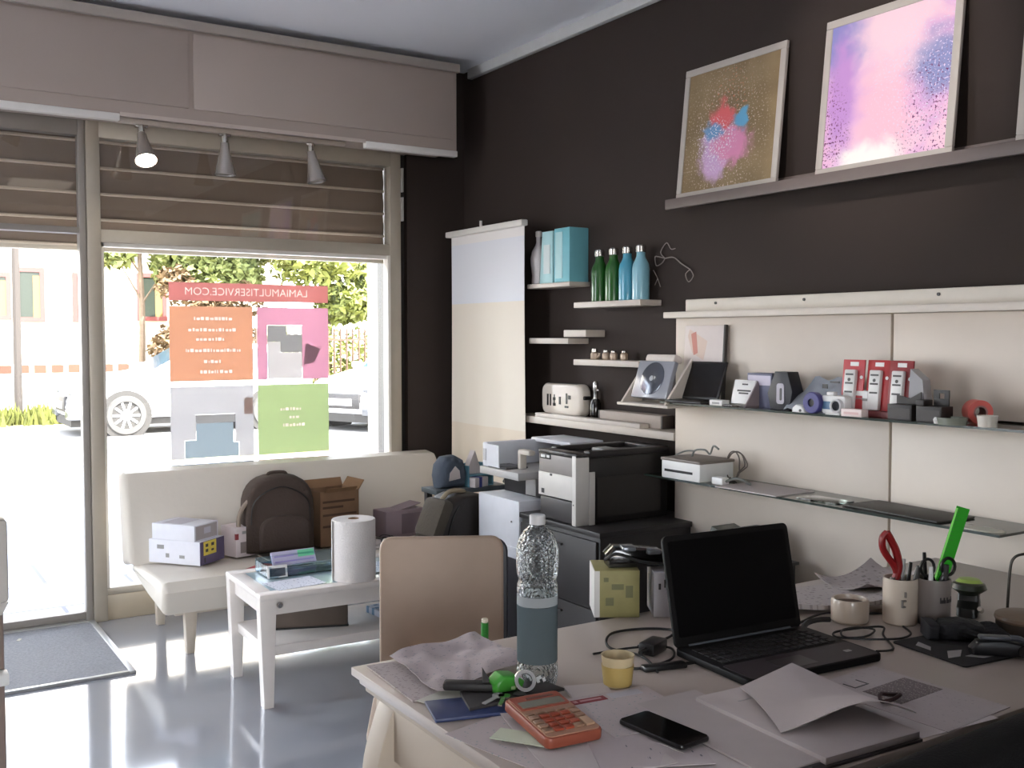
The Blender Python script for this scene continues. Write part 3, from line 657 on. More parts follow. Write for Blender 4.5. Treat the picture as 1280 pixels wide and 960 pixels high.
picture('largest leaning picture in pink and purple mist with pale frame', 2.375, .575, .59, art('art_mist', 'mist'), .10)
picture('turquoise picture cut off by the right photo edge on the ledge', 1.58, .575, .58, art('art_turquoise', 'turq'), .10)

# ------------------------------------------------------------------ small white shelves on the dark wall
m_sh = mat('white_shelf', (210, 200, 189), .45)
def shelf(label, y0, y1, z0, z1, d=.13, grp='small white wall shelves'):
    o = MB().box(-(y1 - y0) / 2, (y1 - y0) / 2, -d, 0, 0, z1 - z0, b=.003).build('wall_shelf', m_sh, None, (XR, (y0 + y1) / 2, z0), RW)
    return tag(o, label, 'shelf', grp)
shelf('small white wall shelf holding the pale bottle and turquoise boxes', 4.176, 4.561, 1.705, 1.728)
shelf('small white wall shelf under four steel-capped bottles', 3.624, 4.140, 1.593, 1.621)
shelf('empty small white wall shelf right of the banner', 4.186, 4.543, 1.414, 1.443)
shelf('short cream wall ledge just above and behind the empty shelf', 4.05, 4.24, 1.449, 1.484, .12)
shelf('small white wall shelf with four tiny pots', 3.631, 4.141, 1.309, 1.338)
shelf('long white wall shelf carrying the toaster', 3.378, 4.70, .993, 1.029, .140, 'long white wall shelves')
o = MB().box(-.43, .43, -.055, 0, 0, .022, b=.003).build('shelf_board', m_sh, None, (XR - .085, 4.04, 1.029), RW); tag(o, 'loose white board lying along the front of the long shelf', 'board')
# pale bottle
o = thing('ombre_bottle', 'tall pale glass bottle with slim neck on the top left shelf', 'bottle', (3.075, 4.555, 1.728), RW)
MB().lathe([(0, 0), (.034, 0), (.038, .006), (.036, .05), (.043, .11), (.045, .14), (.036, .18), (.018, .21), (.014, .225), (.014, .255), (0, .255)], 28).build('glass_body', mat('pale_lilac_glass', (212, 206, 208), .15, spec=.8), o)
MB().cyl(.017, .255, .286, 20, b=.003).build('cap', mat('pale_cap', (220, 214, 208), .3), o)
# turquoise boxes
m_tq = mat('turquoise_card', (122, 192, 204), .5)
o = thing('gift_box', 'light turquoise wedge-shaped box beside the pale bottle', 'box', (3.075, 4.405, 1.728), RW, 'turquoise boxes on the top left shelf')
MB().prism([(-.07, 0), (.05, 0), (.05, .27), (-.045, .27)], -.05, .05, b=.004, M=R(PI / 2, 'X')).build('carton', mat('pale_turquoise_card', (176, 216, 220), .5), o)
MB().box(-.028, .03, -.0525, -.05, .05, .2).build('front_print', mat('pale_print', (214, 226, 226), .6), o)
o = thing('gift_box', 'turquoise upright box at the right end of the top left shelf', 'box', (3.075, 4.25, 1.728), RW, 'turquoise boxes on the top left shelf')
MB().box(-.075, .06, -.06, .06, 0, .275, b=.004).build('carton', m_tq, o)
MB().box(-.06, .0, -.0625, -.06, .02, .255).build('front_print', mat('pale_turquoise_card', (0, 0, 0)), o)
# four bottles
def steel_bottle(label, y, rgb, nm):
    o = thing('steel_flask', label, 'bottle', (3.072, y, 1.621), RW, 'steel-capped bottles on the shelf')
    MB().lathe([(0, 0), (.037, 0), (.041, .004), (.041, .145), (.037, .168), (.024, .195), (.021, .205), (.021, .222), (0, .222)], 32).build('body', mat(nm, rgb, .3, coat=.4), o)
    MB().lathe([(.022, .222), (.0245, .224), (.0245, .25), (.02, .256), (0, .256)], 24).build('cap', chrome, o)
steel_bottle('dark green bottle, first from the left of four', 4.015, (34, 92, 34), 'green_gloss')
steel_bottle('dark green bottle next to the blue one, second of four', 3.905, (36, 96, 32), 'green_gloss_b')
steel_bottle('mid blue bottle, third of four', 3.80, (78, 158, 184), 'blue_gloss')
steel_bottle('pale blue bottle at the right end of the four', 3.70, (138, 190, 206), 'pale_blue_gloss')
# tiny pots
for k, (y, lb, s_) in enumerate(((4.035, 'tiny pot with side spout, leftmost on its shelf', 1.15), (3.945, 'tiny silver pot, second from left on its shelf', 1), (3.885, 'tiny silver pot, third from left on its shelf', .95), (3.805, 'tiny pale pot at the right of the row', .95))):
    o = thing('tiny_pot', lb, 'pot', (3.06, y, 1.338), RW, 'tiny pots on the shelf')
    MB().lathe([(0, 0), (.017 * s_, 0), (.019 * s_, .004), (.019 * s_, .028), (.015 * s_, .034), (0, .034)], 18).build('body', mat('beige_pot', (190, 170, 150), .35, metal=.3), o)
    MB().cyl(.014 * s_, .034, .048 * s_, 16, b=.003).build('lid', chrome, o)
    if k == 0: MB().tube([(.016, 0, .012), (.034, 0, .018), (.036, 0, .032)], .006, 8, sub=3).build('spout', mat('beige_pot', (0, 0, 0)), o)
# toaster
o = thing('toaster', 'white rounded toaster with black markings on the long shelf', 'toaster', (3.095, 4.33, 1.029), RW)
MB().pillow(rrect(.36, .165, .045, 6, 0, .095), .075, .025).build('body', mat('cream_enamel', (226, 216, 204), .3, coat=.3), o)
MB().box(-.145, .145, -.03, .03, 0, .02, b=.006).build('base', dark_grey, o)
g = MB()
for x, w_, z0, z1 in ((-.11, .012, .06, .12), (-.085, .008, .06, .12), (-.05, .02, .06, .075), (-.05, .02, .09, .105), (-.05, .006, .06, .12), (.0, .014, .07, .11), (.06, .03, .055, .065), (.06, .012, .075, .13), (.085, .02, .1, .12)): g.box(x - w_ / 2, x + w_ / 2, -.0405, -.036, z0, z1)
g.build('front_markings', black_plastic, o)
MB().box(-.12, .12, -.02, -.006, .174, .1785).box(-.12, .12, .006, .02, .174, .1785).build('slots', black_plastic, o)
MB().box(.165, .19, -.02, .02, .1, .12, b=.005).build('lever', black_plastic, o)
# dark pump bottle
o = thing('dispenser_bottle', 'slim black bottle with steel neck beside the toaster', 'bottle', (3.10, 4.08, 1.029), RW)
MB().lathe([(0, 0), (.026, 0), (.028, .005), (.028, .085), (.018, .11), (0, .112)], 20).build('body', mat('gloss_black', (16, 14, 14), .12, spec=.8), o)
MB().lathe([(0, .11), (.011, .11), (.011, .15), (.014, .155), (.014, .19), (.008, .2), (0, .2)], 16).box(0, .03, -.006, .006, .15, .16, b=.003).build('neck', chrome, o)
# beam-like long box
o = thing('long_box', 'long beige grey box lying at the right of the long shelf', 'box', (3.09, 3.77, 1.029), RW)
MB().box(-.22, .235, -.035, .04, 0, .062, b=.005).build('carton', mat('taupe_card', (172, 160, 150), .6), o)
for x0, x1 in ((-.235, -.22), (.235, .245)): MB().box(x0, x1, -.033, .038, .001, .061, b=.003).build('end_cap', mat('dark_end_caps', (74, 66, 62), .5), o)
# disc display
WS = Matrix(((0, 0, 1, 0), (1, 0, 0, 0), (0, 1, 0, 0), (0, 0, 0, 1)))
o = thing('disc_display', 'clear tilted stand holding a grey round disc left of the white panels', 'display stand', (2.87, 3.325, 1.168), RW)
MB().box(-.17, .16, -.10, .13, -.012, 0, b=.003).build('plinth', m_sh, o)
for x in (-.15, .13): MB().prism([(-.09, 0), (.02, 0), (.06, .19)], -.006, .006, M=T(x, 0, 0) @ WS).build('wedge_side', m_sh, o)
M = T(-.01, -.05, .02) @ R(-.32, 'X')
MB().box(-.115, .115, -.012, .012, 0, .165, b=.006, M=M).build('case', mat('smoky_plastic', (150, 152, 160), .2, spec=.8), o)
MB().lathe([(0, .004), (.068, .004), (.072, .002), (.072, 0), (0, 0)], 40, M @ T(0, -.0125, .085) @ R(PI / 2, 'X')).build('disc', mat('slate_disc', (98, 102, 112), .15, metal=.5), o)
MB().cyl(.012, .004, .006, 20, M=M @ T(0, -.0125, .085) @ R(PI / 2, 'X')).build('disc_hub', mat('pale_hub', (180, 182, 186), .3), o)
MB().box(-.1, .09, .0, .05, .165, .2, b=.012, M=T(-.02, -.04, .02) @ R(-.32, 'X')).build('tissue_flap', mat('pale_paper_flap', (222, 212, 204), .8), o)
# wire flower ornament
o = thing('wire_ornament', 'thin pale wire flower ornament on the dark wall above the white shelf', 'wall ornament', (XR - .012, 3.55, 1.78), RW)
MB().tube([(-.04, 0, .03), (.02, 0, .03), (.07, 0, .0), (.13, 0, -.03)], .003, 6, sub=5).tube([(-.04, 0, .03), (-.07, 0, .06), (-.03, 0, .10), (.0, 0, .07), (.03, 0, .07)], .0022, 6, sub=5).tube([(-.04, 0, .03), (-.06, 0, .01), (-.1, 0, .0), (-.11, 0, .04), (-.085, 0, .04), (-.04, 0, .03)], .0025, 6, sub=5).build('stem', mat('pale_wire', (150, 140, 134), .4, metal=.4), o)
MB().tube([(.13, 0, -.03), (.15, 0, -.06), (.12, 0, -.085), (.1, 0, -.05), (.13, 0, -.03)], .0022, 6, sub=5).tube([(-.12, 0, -.02), (-.09, 0, -.06), (-.07, 0, -.1)], .0018, 6, sub=4).tube([(-.09, 0, -.06), (-.11, 0, -.09)], .0018, 6).build('petals', mat('pale_wire', (0, 0, 0)), o)

# ------------------------------------------------------------------ white display panels with glass shelves
m_pan = mat('cream_display_panel', (204, 192, 179), .38, noise_amt=.02)
XP = 3.0
for y0, y1, z0, z1, lb in ((2.270, 3.373, 1.187, 1.530, 'upper left cream wall panel behind the small laptop'), (2.270, 3.373, .36, 1.180, 'lower left cream wall panel behind the cash box'),
                           (.86, 2.260, 1.187, 1.530, 'upper right cream wall panel behind the red blister packs'), (.86, 2.260, .36, 1.180, 'lower right cream wall panel behind the pencil mugs')):
    o = MB().box(-(y1 - y0) / 2, (y1 - y0) / 2, XP - XR, -.0, 0, z1 - z0, b=.002).build('wall_panel', m_pan, None, (XR, (y0 + y1) / 2, z0), RW); tag(o, lb, 'panel', 'cream wall panels')
shelf('long white shelf capping the cream wall panels', .86, 3.43, 1.531, 1.558, .16, 'long white wall shelves')
o = thing('wall_rail', 'white rail with screws along the wall on the capping shelf', 'rail', (XR - .05, 2.085, 1.558), RW)
MB().box(-1.29, 1.28, -.03, 0, 0, .055, b=.004).build('rail', mat('ivory_rail', (212, 204, 192), .45), o)
g = MB()
for x in (-1.1, -.62, -.04, .42): g.cyl(.006, 0, .004, 10, M=T(x, -.03, .035) @ R(PI / 2, 'X'))
g.build('screws', dark_grey, o)
def gshelf(label, y0, y1, z, d):
    o = MB().box(-(y1 - y0) / 2, (y1 - y0) / 2, -d, 0, -.008, 0, sides=1).build('glass_shelf', [shelf_glass, glass_edge], None, (XP - .002, (y0 + y1) / 2, z), RW)
    return tag(o, label, 'glass shelf', 'glass shelves on the cream panels')
gshelf('upper glass shelf carrying the red blister packs', .86, 3.25, 1.182, .195)
gshelf('lower glass shelf carrying the white cash box', 1.71, 3.30, .876, .235)
ZU, ZL = 1.170, .850   # heights before the goods are moved to the panel's distance
# ------------------------------------------------------------------ machines along the right wall
o = thing('storage_cabinet', 'dark charcoal cabinet under the laser printer', 'cabinet', (2.80, 3.56, 0), RW)
MB().box(-.29, .29, -.29, .30, .03, .632, b=.003).build('carcass', mat('charcoal_laminate', (50, 47, 47), .5), o)
MB().box(-.30, .30, -.30, .305, .632, .655, b=.003).build('top_board', mat('charcoal_top', (54, 51, 51), .45), o)
for z0, z1 in ((.06, .33), (.345, .615)):
    d = MB().box(-.28, .28, -.305, -.29, z0, z1, b=.003).build('drawer', mat('charcoal_laminate', (0, 0, 0)), o)
    MB().box(-.05, .05, -.318, -.305, z1 - .05, z1 - .04, b=.002).build('handle', dark_grey, d)
MB().box(-.27, .27, -.27, .28, 0, .03).build('plinth', black_plastic, o)
# laser printer
o = thing('laser_printer', 'grey and white laser printer with dark top on the charcoal cabinet', 'printer', (2.76, 3.565, .655), RW)
m_pw = mat('printer_white', (214, 210, 204), .4); m_pg = mat('printer_grey', (150, 144, 140), .4); m_pd = mat('printer_charcoal', (38, 35, 34), .4)
MB().box(-.135, .135, -.245, .25, 0, .285, b=.006).build('body', m_pd, o)
MB().box(-.137, .115, -.258, -.24, .205, .300, b=.004).build('control_band', m_pg, o)
MB().box(-.137, .12, -.262, -.24, .105, .207, b=.004).build('front_cover', m_pw, o)
MB().box(-.130, .112, -.256, -.24, .008, .1, b=.004).build('paper_tray', mat('tray_charcoal', (58, 54, 54), .45), o)
MB().box(.112, .142, -.262, -.19, 0, .298, b=.006).box(.135, .1425, -.19, -.16, 0, .225, b=.002).build('side_column', m_pw, o)
t = MB(); t.box(-.14, .142, -.26, -.19, .285, .305, b=.004).box(-.14, -.1, -.19, .25, .285, .312, b=.004).box(.10, .142, -.19, .25, .285, .312, b=.004).box(-.1, .1, .19, .25, .285, .312, b=.004).box(-.1, .1, -.19, .19, .27, .29)
t.build('output_top', mat('printer_top_charcoal', (44, 40, 40), .35), o)
MB().box(-.03, .05, -.05, .03, .29, .308, b=.004).build('paper_stop', grey_plastic, o)
MB().box(-.128, -.045, -.2605, -.257, .265, .288, b=.001).build('badge', black_plastic, o)
MB().box(-.118, -.085, -.2615, -.2605, .270, .283).box(-.075, -.053, -.2615, -.2605, .271, .282, b=.0004).build('badge_marks', white_plastic, o)
MB().box(-.045, -.03, -.264, -.261, .196, .205).box(-.11, -.09, -.2635, -.2615, .115, .135).cyl(.003, 0, .002, 8, M=T(.127, -.262, .09) @ R(PI / 2, 'X')).build('small_marks', dark_grey, o)
MB().box(.1425, .1435, -.15, .2, .03, .2).build('side_panel', mat('printer_side', (44, 40, 38), .45), o)
# copier
o = thing('photocopier', 'white office photocopier standing left of the laser printer', 'photocopier', (2.74, 4.06, 0), RW)
m_cw = mat('copier_white', (222, 224, 230), .4)
MB().box(-.17, .19, -.235, .25, .43, .70, b=.006).build('body', m_cw, o)
MB().box(-.17, .19, -.22, .24, .06, .43, b=.006).build('paper_cabinet', mat('copier_base', (52, 50, 56), .45), o)
MB().box(-.165, .185, -.24, -.232, .445, .485, b=.002).build('tray_front', m_cw, o)
MB().cyl(.004, 0, .004, 8, M=T(.13, -.235, .6) @ R(PI / 2, 'X')).build('cover_catch', dark_grey, o)
MB().box(-.15, .19, -.1, .25, .70, .80, b=.004).build('output_cavity', mat('cavity_black', (24, 22, 24), .5), o)
MB().box(.10, .185, -.14, .1, .715, .80, b=.004).build('cavity_post', grey_plastic, o)
MB().box(-.15, .19, -.24, .25, .795, .83, b=.004).build('scanner', mat('scanner_grey', (190, 188, 186), .4), o)
MB().box(-.12, .06, -.22, -.1, .83, .838, b=.002).build('control_panel', mat('panel_dark', (70, 68, 72), .2), o)
MB().box(-.14, -.10, -.23, .25, .83, .945, b=.006).box(-.14, .19, .05, .25, .935, .955, b=.005).box(-.10, .01, -.231, -.225, .835, .94).build('document_feeder', m_cw, o)
MB().box(-.13, -.105, -.2325, -.2295, .86, .915).build('feeder_notice', mat('pale_notice', (200, 198, 200), .7), o)
MB().box(.06, .16, -.16, -.12, .9, .925, b=.01).box(.06, .085, -.16, -.12, .83, .92, b=.008).build('feeder_arm', mat('ivory_plastic', (214, 206, 194), .4), o)
MB().box(-.16, .18, -.21, .23, 0, .06, b=.004).build('plinth', black_plastic, o)
# low table between sofa and copier with bags and folders on it
o = thing('side_table', 'small dark side table between sofa end and photocopier', 'table', (2.62, 4.562, 0))
MB().box(-.21, .21, -.085, .085, .655, .68, b=.004).build('tabletop', mat('slate_top', (78, 86, 90), .4), o)
for x in (-.18, .18):
    for y in (-.065, .065): MB().box(x - .015, x + .015, y - .015, y + .015, 0, .655).build('leg', dark_grey, o)
o = thing('cloth_bag', 'dark grey blue cloth bag behind the sofa right corner', 'bag', (2.525, 4.56, .68))
MB().pillow([(-.075, 0), (.075, 0), (.085, .07), (.065, .14), (.02, .165), (-.04, .16), (-.075, .12), (-.085, .06)], .13, .05).build('body', mat('slate_cloth', (72, 80, 92), .9, bump=.4, bscale=60), o)
MB().prism([(-.035, .04), (.03, .05), (.025, .09), (-.0, .115), (-.03, .08)], .064, .067, M=R(PI / 2, 'X')).build('white_tag', paper, o)
o = thing('teal_folder_stack', 'teal letter trays with a white paper peak beside the grey bag', 'letter tray', (2.675, 4.56, .68), .1)
m_teal = mat('teal_plastic', (96, 140, 154), .35); g = MB()
for z in (0, .055): g.box(-.08, .08, -.06, .06, z, z + .006).box(-.08, -.074, -.06, .06, z, z + .055).box(.074, .08, -.06, .06, z, z + .055).box(-.08, .08, .054, .06, z, z + .055)
g.build('trays', m_teal, o)
MB().prism([(-.06, 0), (.05, 0), (.02, .04), (-.01, .12), (-.04, .06)], -.02, .02, M=T(0, 0, .062) @ R(PI / 2, 'X')).build('paper_peak', paper, o)
tag(MB().tube([(0, 0, 0), (.05, .02, .09), (.1, 0, .12), (.14, -.05, .06), (.1, -.09, .02), (.16, -.12, .05)], .004, 6, sub=6).build('loose_cable', mat('grey_cable', (120, 122, 118), .5), None, (2.68, 4.53, .68)), 'looping grey cable beside the teal letter trays', 'cable')
o = thing('paper_bundle', 'white and blue paper bundle on the side table next to the copier', 'papers', (2.66, 4.50, .68), .3)
MB().box(-.05, .05, -.03, .03, 0, .05, b=.004).build('bundle', paper, o); MB().box(-.02, .0, -.032, .032, -.0005, .052).build('blue_band', mat('deep_blue', (52, 58, 128), .6), o)

# ------------------------------------------------------------------ sofa
o = thing('sofa', 'off-white leatherette sofa bed under the shop window', 'sofa', (1.98, 5.0, 0))
m_sofa = mat('off_white_leatherette', (214, 206, 194), .5, spec=.4, noise_amt=.03, scale=4, bump=.12, bscale=25)
M = Matrix(((0, 0, 1, 0), (1, 0, 0, 0), (0, 1, 0, 0), (0, 0, 0, 1)))
MB().prism([(-.335, .195), (-.36, .30), (-.335, .345), (.23, .33), (.285, .315), (.26, .275), (-.05, .225)], -.87, .87, b=.028, M=M, seg=4).build('seat', m_sofa, o)
MB().prism([(.165, .33), (.24, .325), (.345, .30), (.435, .735), (.41, .775), (.325, .765), (.30, .74)], -.90, .88, b=.03, M=M, seg=4).build('backrest', m_sofa, o)
g = MB()
for x in (-.3, .3): g.box(x - .003, x + .003, -.25, .15, .336, .344)
g.build('seam', m_sofa, o)
m_leg = mat('pale_sofa_leg', (196, 184, 168), .4)
for x in (-.74, .74):
    for y, y2 in ((-.30, -.30), (.25, .25)):
        h_ = .21 if y < 0 else .285
        MB().prism([(-.018, 0), (.018, 0), (.034, h_), (-.026, h_)], -.022, .022, b=.004, M=T(x, y, 0) @ R(PI / 2, 'X')).build('leg', m_leg, o)
MB().box(-.80, .80, -.29, -.25, .175, .205).build('under_rail', m_leg, o)
# backpack on the sofa
def pack(name, label, loc, rz, out, d, r, m, pocket=True):
    o = thing(name, label, 'bag', loc, rz)
    MB().pillow(out, d, r, seg=6).build('body', m, o, ang=60)
    return o
def arch(w, h, n=14, k=1.0, lean=0):
    o = [(-w / 2 * 1.0, 0), (w / 2, 0)]
    for i in range(n + 1):
        a = PI * i / n; x = w / 2 * math.copysign(abs(math.cos(a)) ** .75, math.cos(a)); z = h * .55 + h * .45 * math.sin(a) ** .8
        o.append((x + lean * z, z))
    return o
m_bag = mat('dark_brown_cloth', (68, 55, 48), .85, bump=.3, bscale=90)
o = pack('backpack', 'dark brown rounded backpack leaning on the middle of the sofa', (1.79, 5.06, .345), -.12, arch(.36, .40), .17, .055, m_bag)
MB().pillow(arch(.26, .17), .05, .018, M=T(.02, -.095, .03), seg=4).build('front_pocket', m_bag, o, ang=60)
MB().tube([(-.10, -.06, .33), (-.19, -.06, .24), (-.205, -.05, .14), (-.17, -.04, .06)], .012, 8, sub=5).build('strap', mat('grey_strap', (140, 126, 114), .8), o)
MB().tube([(-.05, 0, .39), (-.035, 0, .408), (.035, 0, .408), (.05, 0, .39)], .008, 8, sub=4).build('top_handle', m_bag, o)
MB().tube([(-.15, -.088, .16), (-.13, -.089, .28), (0, -.09, .345), (.13, -.089, .28), (.15, -.088, .16)], .003, 6, sub=5).build('zip', black_plastic, o)
# carton behind it
o = thing('cardboard_box', 'open brown cardboard box on the sofa right of the backpack', 'box', (2.11, 5.11, .345), .1)
g = MB(); g.box(-.115, .115, -.09, -.085, 0, .29).box(-.115, .115, .085, .09, 0, .29).box(-.115, -.11, -.09, .09, 0, .29).box(.11, .115, -.09, .09, 0, .29).box(-.115, .115, -.09, .09, 0, .005)
g.build('carton', mat('printed_cardboard', (134, 104, 78), .85, noise_amt=.25, scale=14), o)
g = MB(); g.box(-.115, .115, -.004, .0, 0, .05, M=T(0, .09, .288) @ R(-.5, 'X')).box(-.09, .09, -.003, 0, 0, .04, M=T(-.0, -.09, .288) @ R(.9, 'X')).box(0, .004, -.09, .09, 0, .06, M=T(.113, 0, .288) @ R(.6, 'Y'))
g.build('flap', cardboard, o)
g = MB()
for z, w_ in ((.23, .19), (.2, .12), (.16, .2), (.1, .09)): g.box(-.1, -.1 + w_, -.0912, -.09, z, z + .012)
g.box(.03, .09, -.0912, -.09, .05, .12)
g.build('print', mat('brown_print', (86, 62, 48), .85), o)
# boxes at the left end
m_wbox = mat('white_carton', (224, 224, 232), .6); m_pur = mat('purple_grey_print', (96, 86, 116), .6)
o = thing('toner_box', 'white box with purple end and yellow label on the sofa left end', 'box', (1.335, 5.09, .345), math.radians(38))
MB().box(-.095, .095, -.15, .15, 0, .115, b=.002).build('carton', m_wbox, o)
MB().box(-.0955, .0955, -.1512, -.148, .001, .114).build('purple_end', m_pur, o)
MB().box(-.07, .03, -.1522, -.151, .045, .112).build('yellow_label', mat('yellow_label', (226, 206, 92), .6), o)
MB().box(-.055, -.035, -.1528, -.1521, .06, .075).box(-.055, -.035, -.1528, -.1521, .085, .1).box(-.01, .01, -.1528, -.1521, .06, .07).box(-.01, .012, -.1528, -.1521, .085, .1).box(-.065, -.055, -.1522, -.151, .01, .035).build('label_marks', dark_grey, o)
g = MB(); g.box(-.0965, -.0955, .06, .1, .07, .09).box(-.0965, -.0955, .03, .05, .03, .05).box(-.0965, -.0955, -.06, -.03, .03, .045); g.build('side_marks', grey_plastic, o)
o = thing('toner_box', 'plain white box lying on top of the yellow-labelled box', 'box', (1.345, 5.085, .46), math.radians(36))
MB().box(-.10, .08, -.115, .14, 0, .078, b=.002).build('carton', m_wbox, o)
MB().box(-.09, .07, -.1162, -.1148, .006, .072).build('grey_end', mat('grey_end', (176, 168, 168), .6), o)
MB().box(-.03, .02, -.1170, -.116, .03, .06).box(-.08, .06, -.02, .1, .0775, .0787).build('print', mat('faint_print', (198, 196, 206), .6), o)
o = thing('carton_box', 'small white box with red edge and grey window beside the yellow-labelled box', 'box', (1.62, 5.09, .345), .25)
MB().box(-.085, .085, -.07, .07, 0, .15, b=.002).build('carton', mat('pinkish_carton', (214, 202, 202), .6), o)
MB().box(-.06, .05, -.0712, -.069, .02, .075).build('grey_window', mat('window_grey', (140, 128, 124), .5), o)
MB().box(-.086, -.07, -.0712, -.06, .09, .12).box(.05, .075, -.0712, -.069, .02, .07).build('red_edge', mat('dark_red_print', (140, 56, 62), .6), o)
MB().box(-.05, .06, -.0712, -.069, .115, .13).build('title_bar', grey_plastic, o)
# bag on the right end + purple box + magazines
m_bag2 = mat('black_brown_leatherette', (42, 35, 31), .55, spec=.5, bump=.2, bscale=70)
o = pack('holdall', 'big dark brown holdall bag with a seam on a stool behind the beige chair', (2.43, 4.36, .40), .10, [(-.205, 0), (.19, 0), (.212, .06), (.215, .13), (.20, .21), (.16, .265), (.09, .285), (0, .285), (-.05, .27), (-.10, .22), (-.15, .12)], .20, .05, m_bag2)
MB().box(-.21, -.13, -.103, .08, .01, .21, b=.03, M=R(.42, 'Y')).build('side_pocket', mat('olive_brown_cloth', (78, 70, 60), .8, bump=.3, bscale=80), o)
MB().tube([(-.09, -.02, .24), (-.05, -.03, .29), (0, -.03, .30), (.06, -.02, .287)], .012, 8, sub=4).build('handle', mat('tan_strap', (150, 136, 112), .7), o)
MB().tube([(-.10, -.10, .02), (-.08, -.101, .14), (-.03, -.098, .23), (.05, -.08, .272)], .004, 6, sub=5).build('seam', black_plastic, o)
o = thing('purple_grey_box', 'mauve grey box behind the holdall on the sofa', 'box', (2.50, 5.10, .345), .1)
MB().box(-.12, .13, -.07, .07, 0, .15, b=.003).build('carton', mat('mauve_card', (140, 124, 132), .6), o)
MB().box(-.02, .12, -.072, -.069, .02, .13).build('front_print', mat('mauve_dark', (112, 98, 108), .6), o)
MB().box(-.03, .12, -.05, .06, 0, .004, M=T(0, 0, .15) @ R(-.2, 'Y')).build('lid_flap', mat('mauve_card', (0, 0, 0)), o)
for k, (x, y, z, rz, lb, c) in enumerate(((2.30, 4.92, .345, .2, 'white magazine lying lowest on the sofa beside the holdall', (206, 198, 192)), (2.32, 4.93, .353, -.3, 'creased pale magazine on top of the white one', (188, 178, 176)))):
    o = MB().sheet(lambda u, v: (-.105 + .21 * u, -.075 + .15 * v, .004 + .006 * u * u), 8, 4, .004).build('magazine', mat('magazine_%s' % ('cover', 'creased')[k], c, .5), None, (x, y, z), rz); tag(o, lb, 'magazine', 'magazines on the sofa')
o = thing('sunglasses', 'dark glasses lying on the magazines beside the holdall', 'glasses', (2.33, 4.88, .366), .4)
MB().tube([(0, 0, .012), (.02, 0, .024), (.045, 0, .02), (.045, 0, .004), (.02, 0, 0)], .003, 6, closed=True, sub=3).tube([(0, 0, .012), (-.02, 0, .024), (-.045, 0, .02), (-.045, 0, .004), (-.02, 0, 0)], .003, 6, closed=True, sub=3).build('frame', black_plastic, o)
MB().tube([(.045, 0, .018), (.05, .07, .02), (.045, .1, .006)], .002, 6, sub=3).tube([(-.045, 0, .018), (-.05, .07, .02), (-.045, .1, .006)], .002, 6, sub=3).build('arms', black_plastic, o)

o = thing('stool', 'low dark stool under the holdall bag', 'stool', (2.43, 4.36, 0))
MB().box(-.18, .18, -.095, .095, .37, .40, b=.006).build('seat', mat('dark_stool', (58, 50, 46), .5), o)
for x in (-.15, .15):
    for y in (-.07, .07): MB().box(x - .015, x + .015, y - .015, y + .015, 0, .37).build('leg', mat('dark_stool', (0, 0, 0)), o)
# ------------------------------------------------------------------ coffee table
o = thing('coffee_table', 'white coffee table with lower shelf in front of the sofa', 'table', (1.70, 4.04, 0), -.03)
m_ct = mat('white_table_lacquer', (226, 218, 212), .35, coat=.2)
g = MB(); g.box(-.42, .42, -.245, -.18, .425, .45, b=.006).box(-.42, .42, .18, .245, .425, .45, b=.006).box(-.42, -.355, -.18, .18, .425, .45, b=.006).box(.355, .42, -.18, .18, .425, .45, b=.006)
g.build('tabletop', m_ct, o)
MB().box(-.36, .36, -.185, .185, .434, .446, sides=1).build('glass_inset', [mat('pale_inset_glass', (186, 204, 210), .05, spec=.9), glass_edge], o)
MB().box(-.38, .38, -.215, -.195, .36, .425).box(-.38, .38, .195, .215, .36, .425).box(-.395, -.375, -.2, .2, .36, .425).box(.375, .395, -.2, .2, .36, .425).build('apron', m_ct, o)
MB().box(-.385, .385, -.21, .21, .195, .235, b=.004).build('lower_shelf', m_ct, o)
for x in (-.385, .385):
    for y in (-.215, .215):
        s_ = 1 if x > 0 else -1
        l = MB().prism([(-.019, 0), (.019, 0), (.034, .43), (-.034, .43)], -.026, .026, b=.003, M=T(x, y, 0) @ R(PI / 2, 'X')).build('leg', m_ct, o)
MB().cyl(.012, 0, .016, 14, M=T(-.335, -.222, .40) @ R(PI / 2, 'X'), b=.003).build('knob', chrome, o)
# kitchen roll
o = thing('kitchen_roll', 'white kitchen paper roll standing on the coffee table', 'paper roll', (1.70, 3.885, .45))
MB().lathe([(.02, 0), (.088, 0), (.09, .003), (.09, .246), (.088, .249), (.024, .25), (.02, .248), (.02, 0)], 40).build('paper', mat('tissue_paper', (228, 222, 218), .9, bump=.4, bscale=160), o)
MB().sheet(lambda u, v: ((.0903 + .008 * u * u) * math.cos(PI * .86 + .5 * u), (.0903 + .008 * u * u) * math.sin(PI * .86 + .5 * u), .002 + .244 * v), 8, 2, .001).build('loose_end', mat('tissue_paper', (0, 0, 0)), o)
MB().lathe([(.018, .001), (.022, .001), (.022, .251), (.018, .251), (.018, .001)], 20).build('core', cardboard, o)
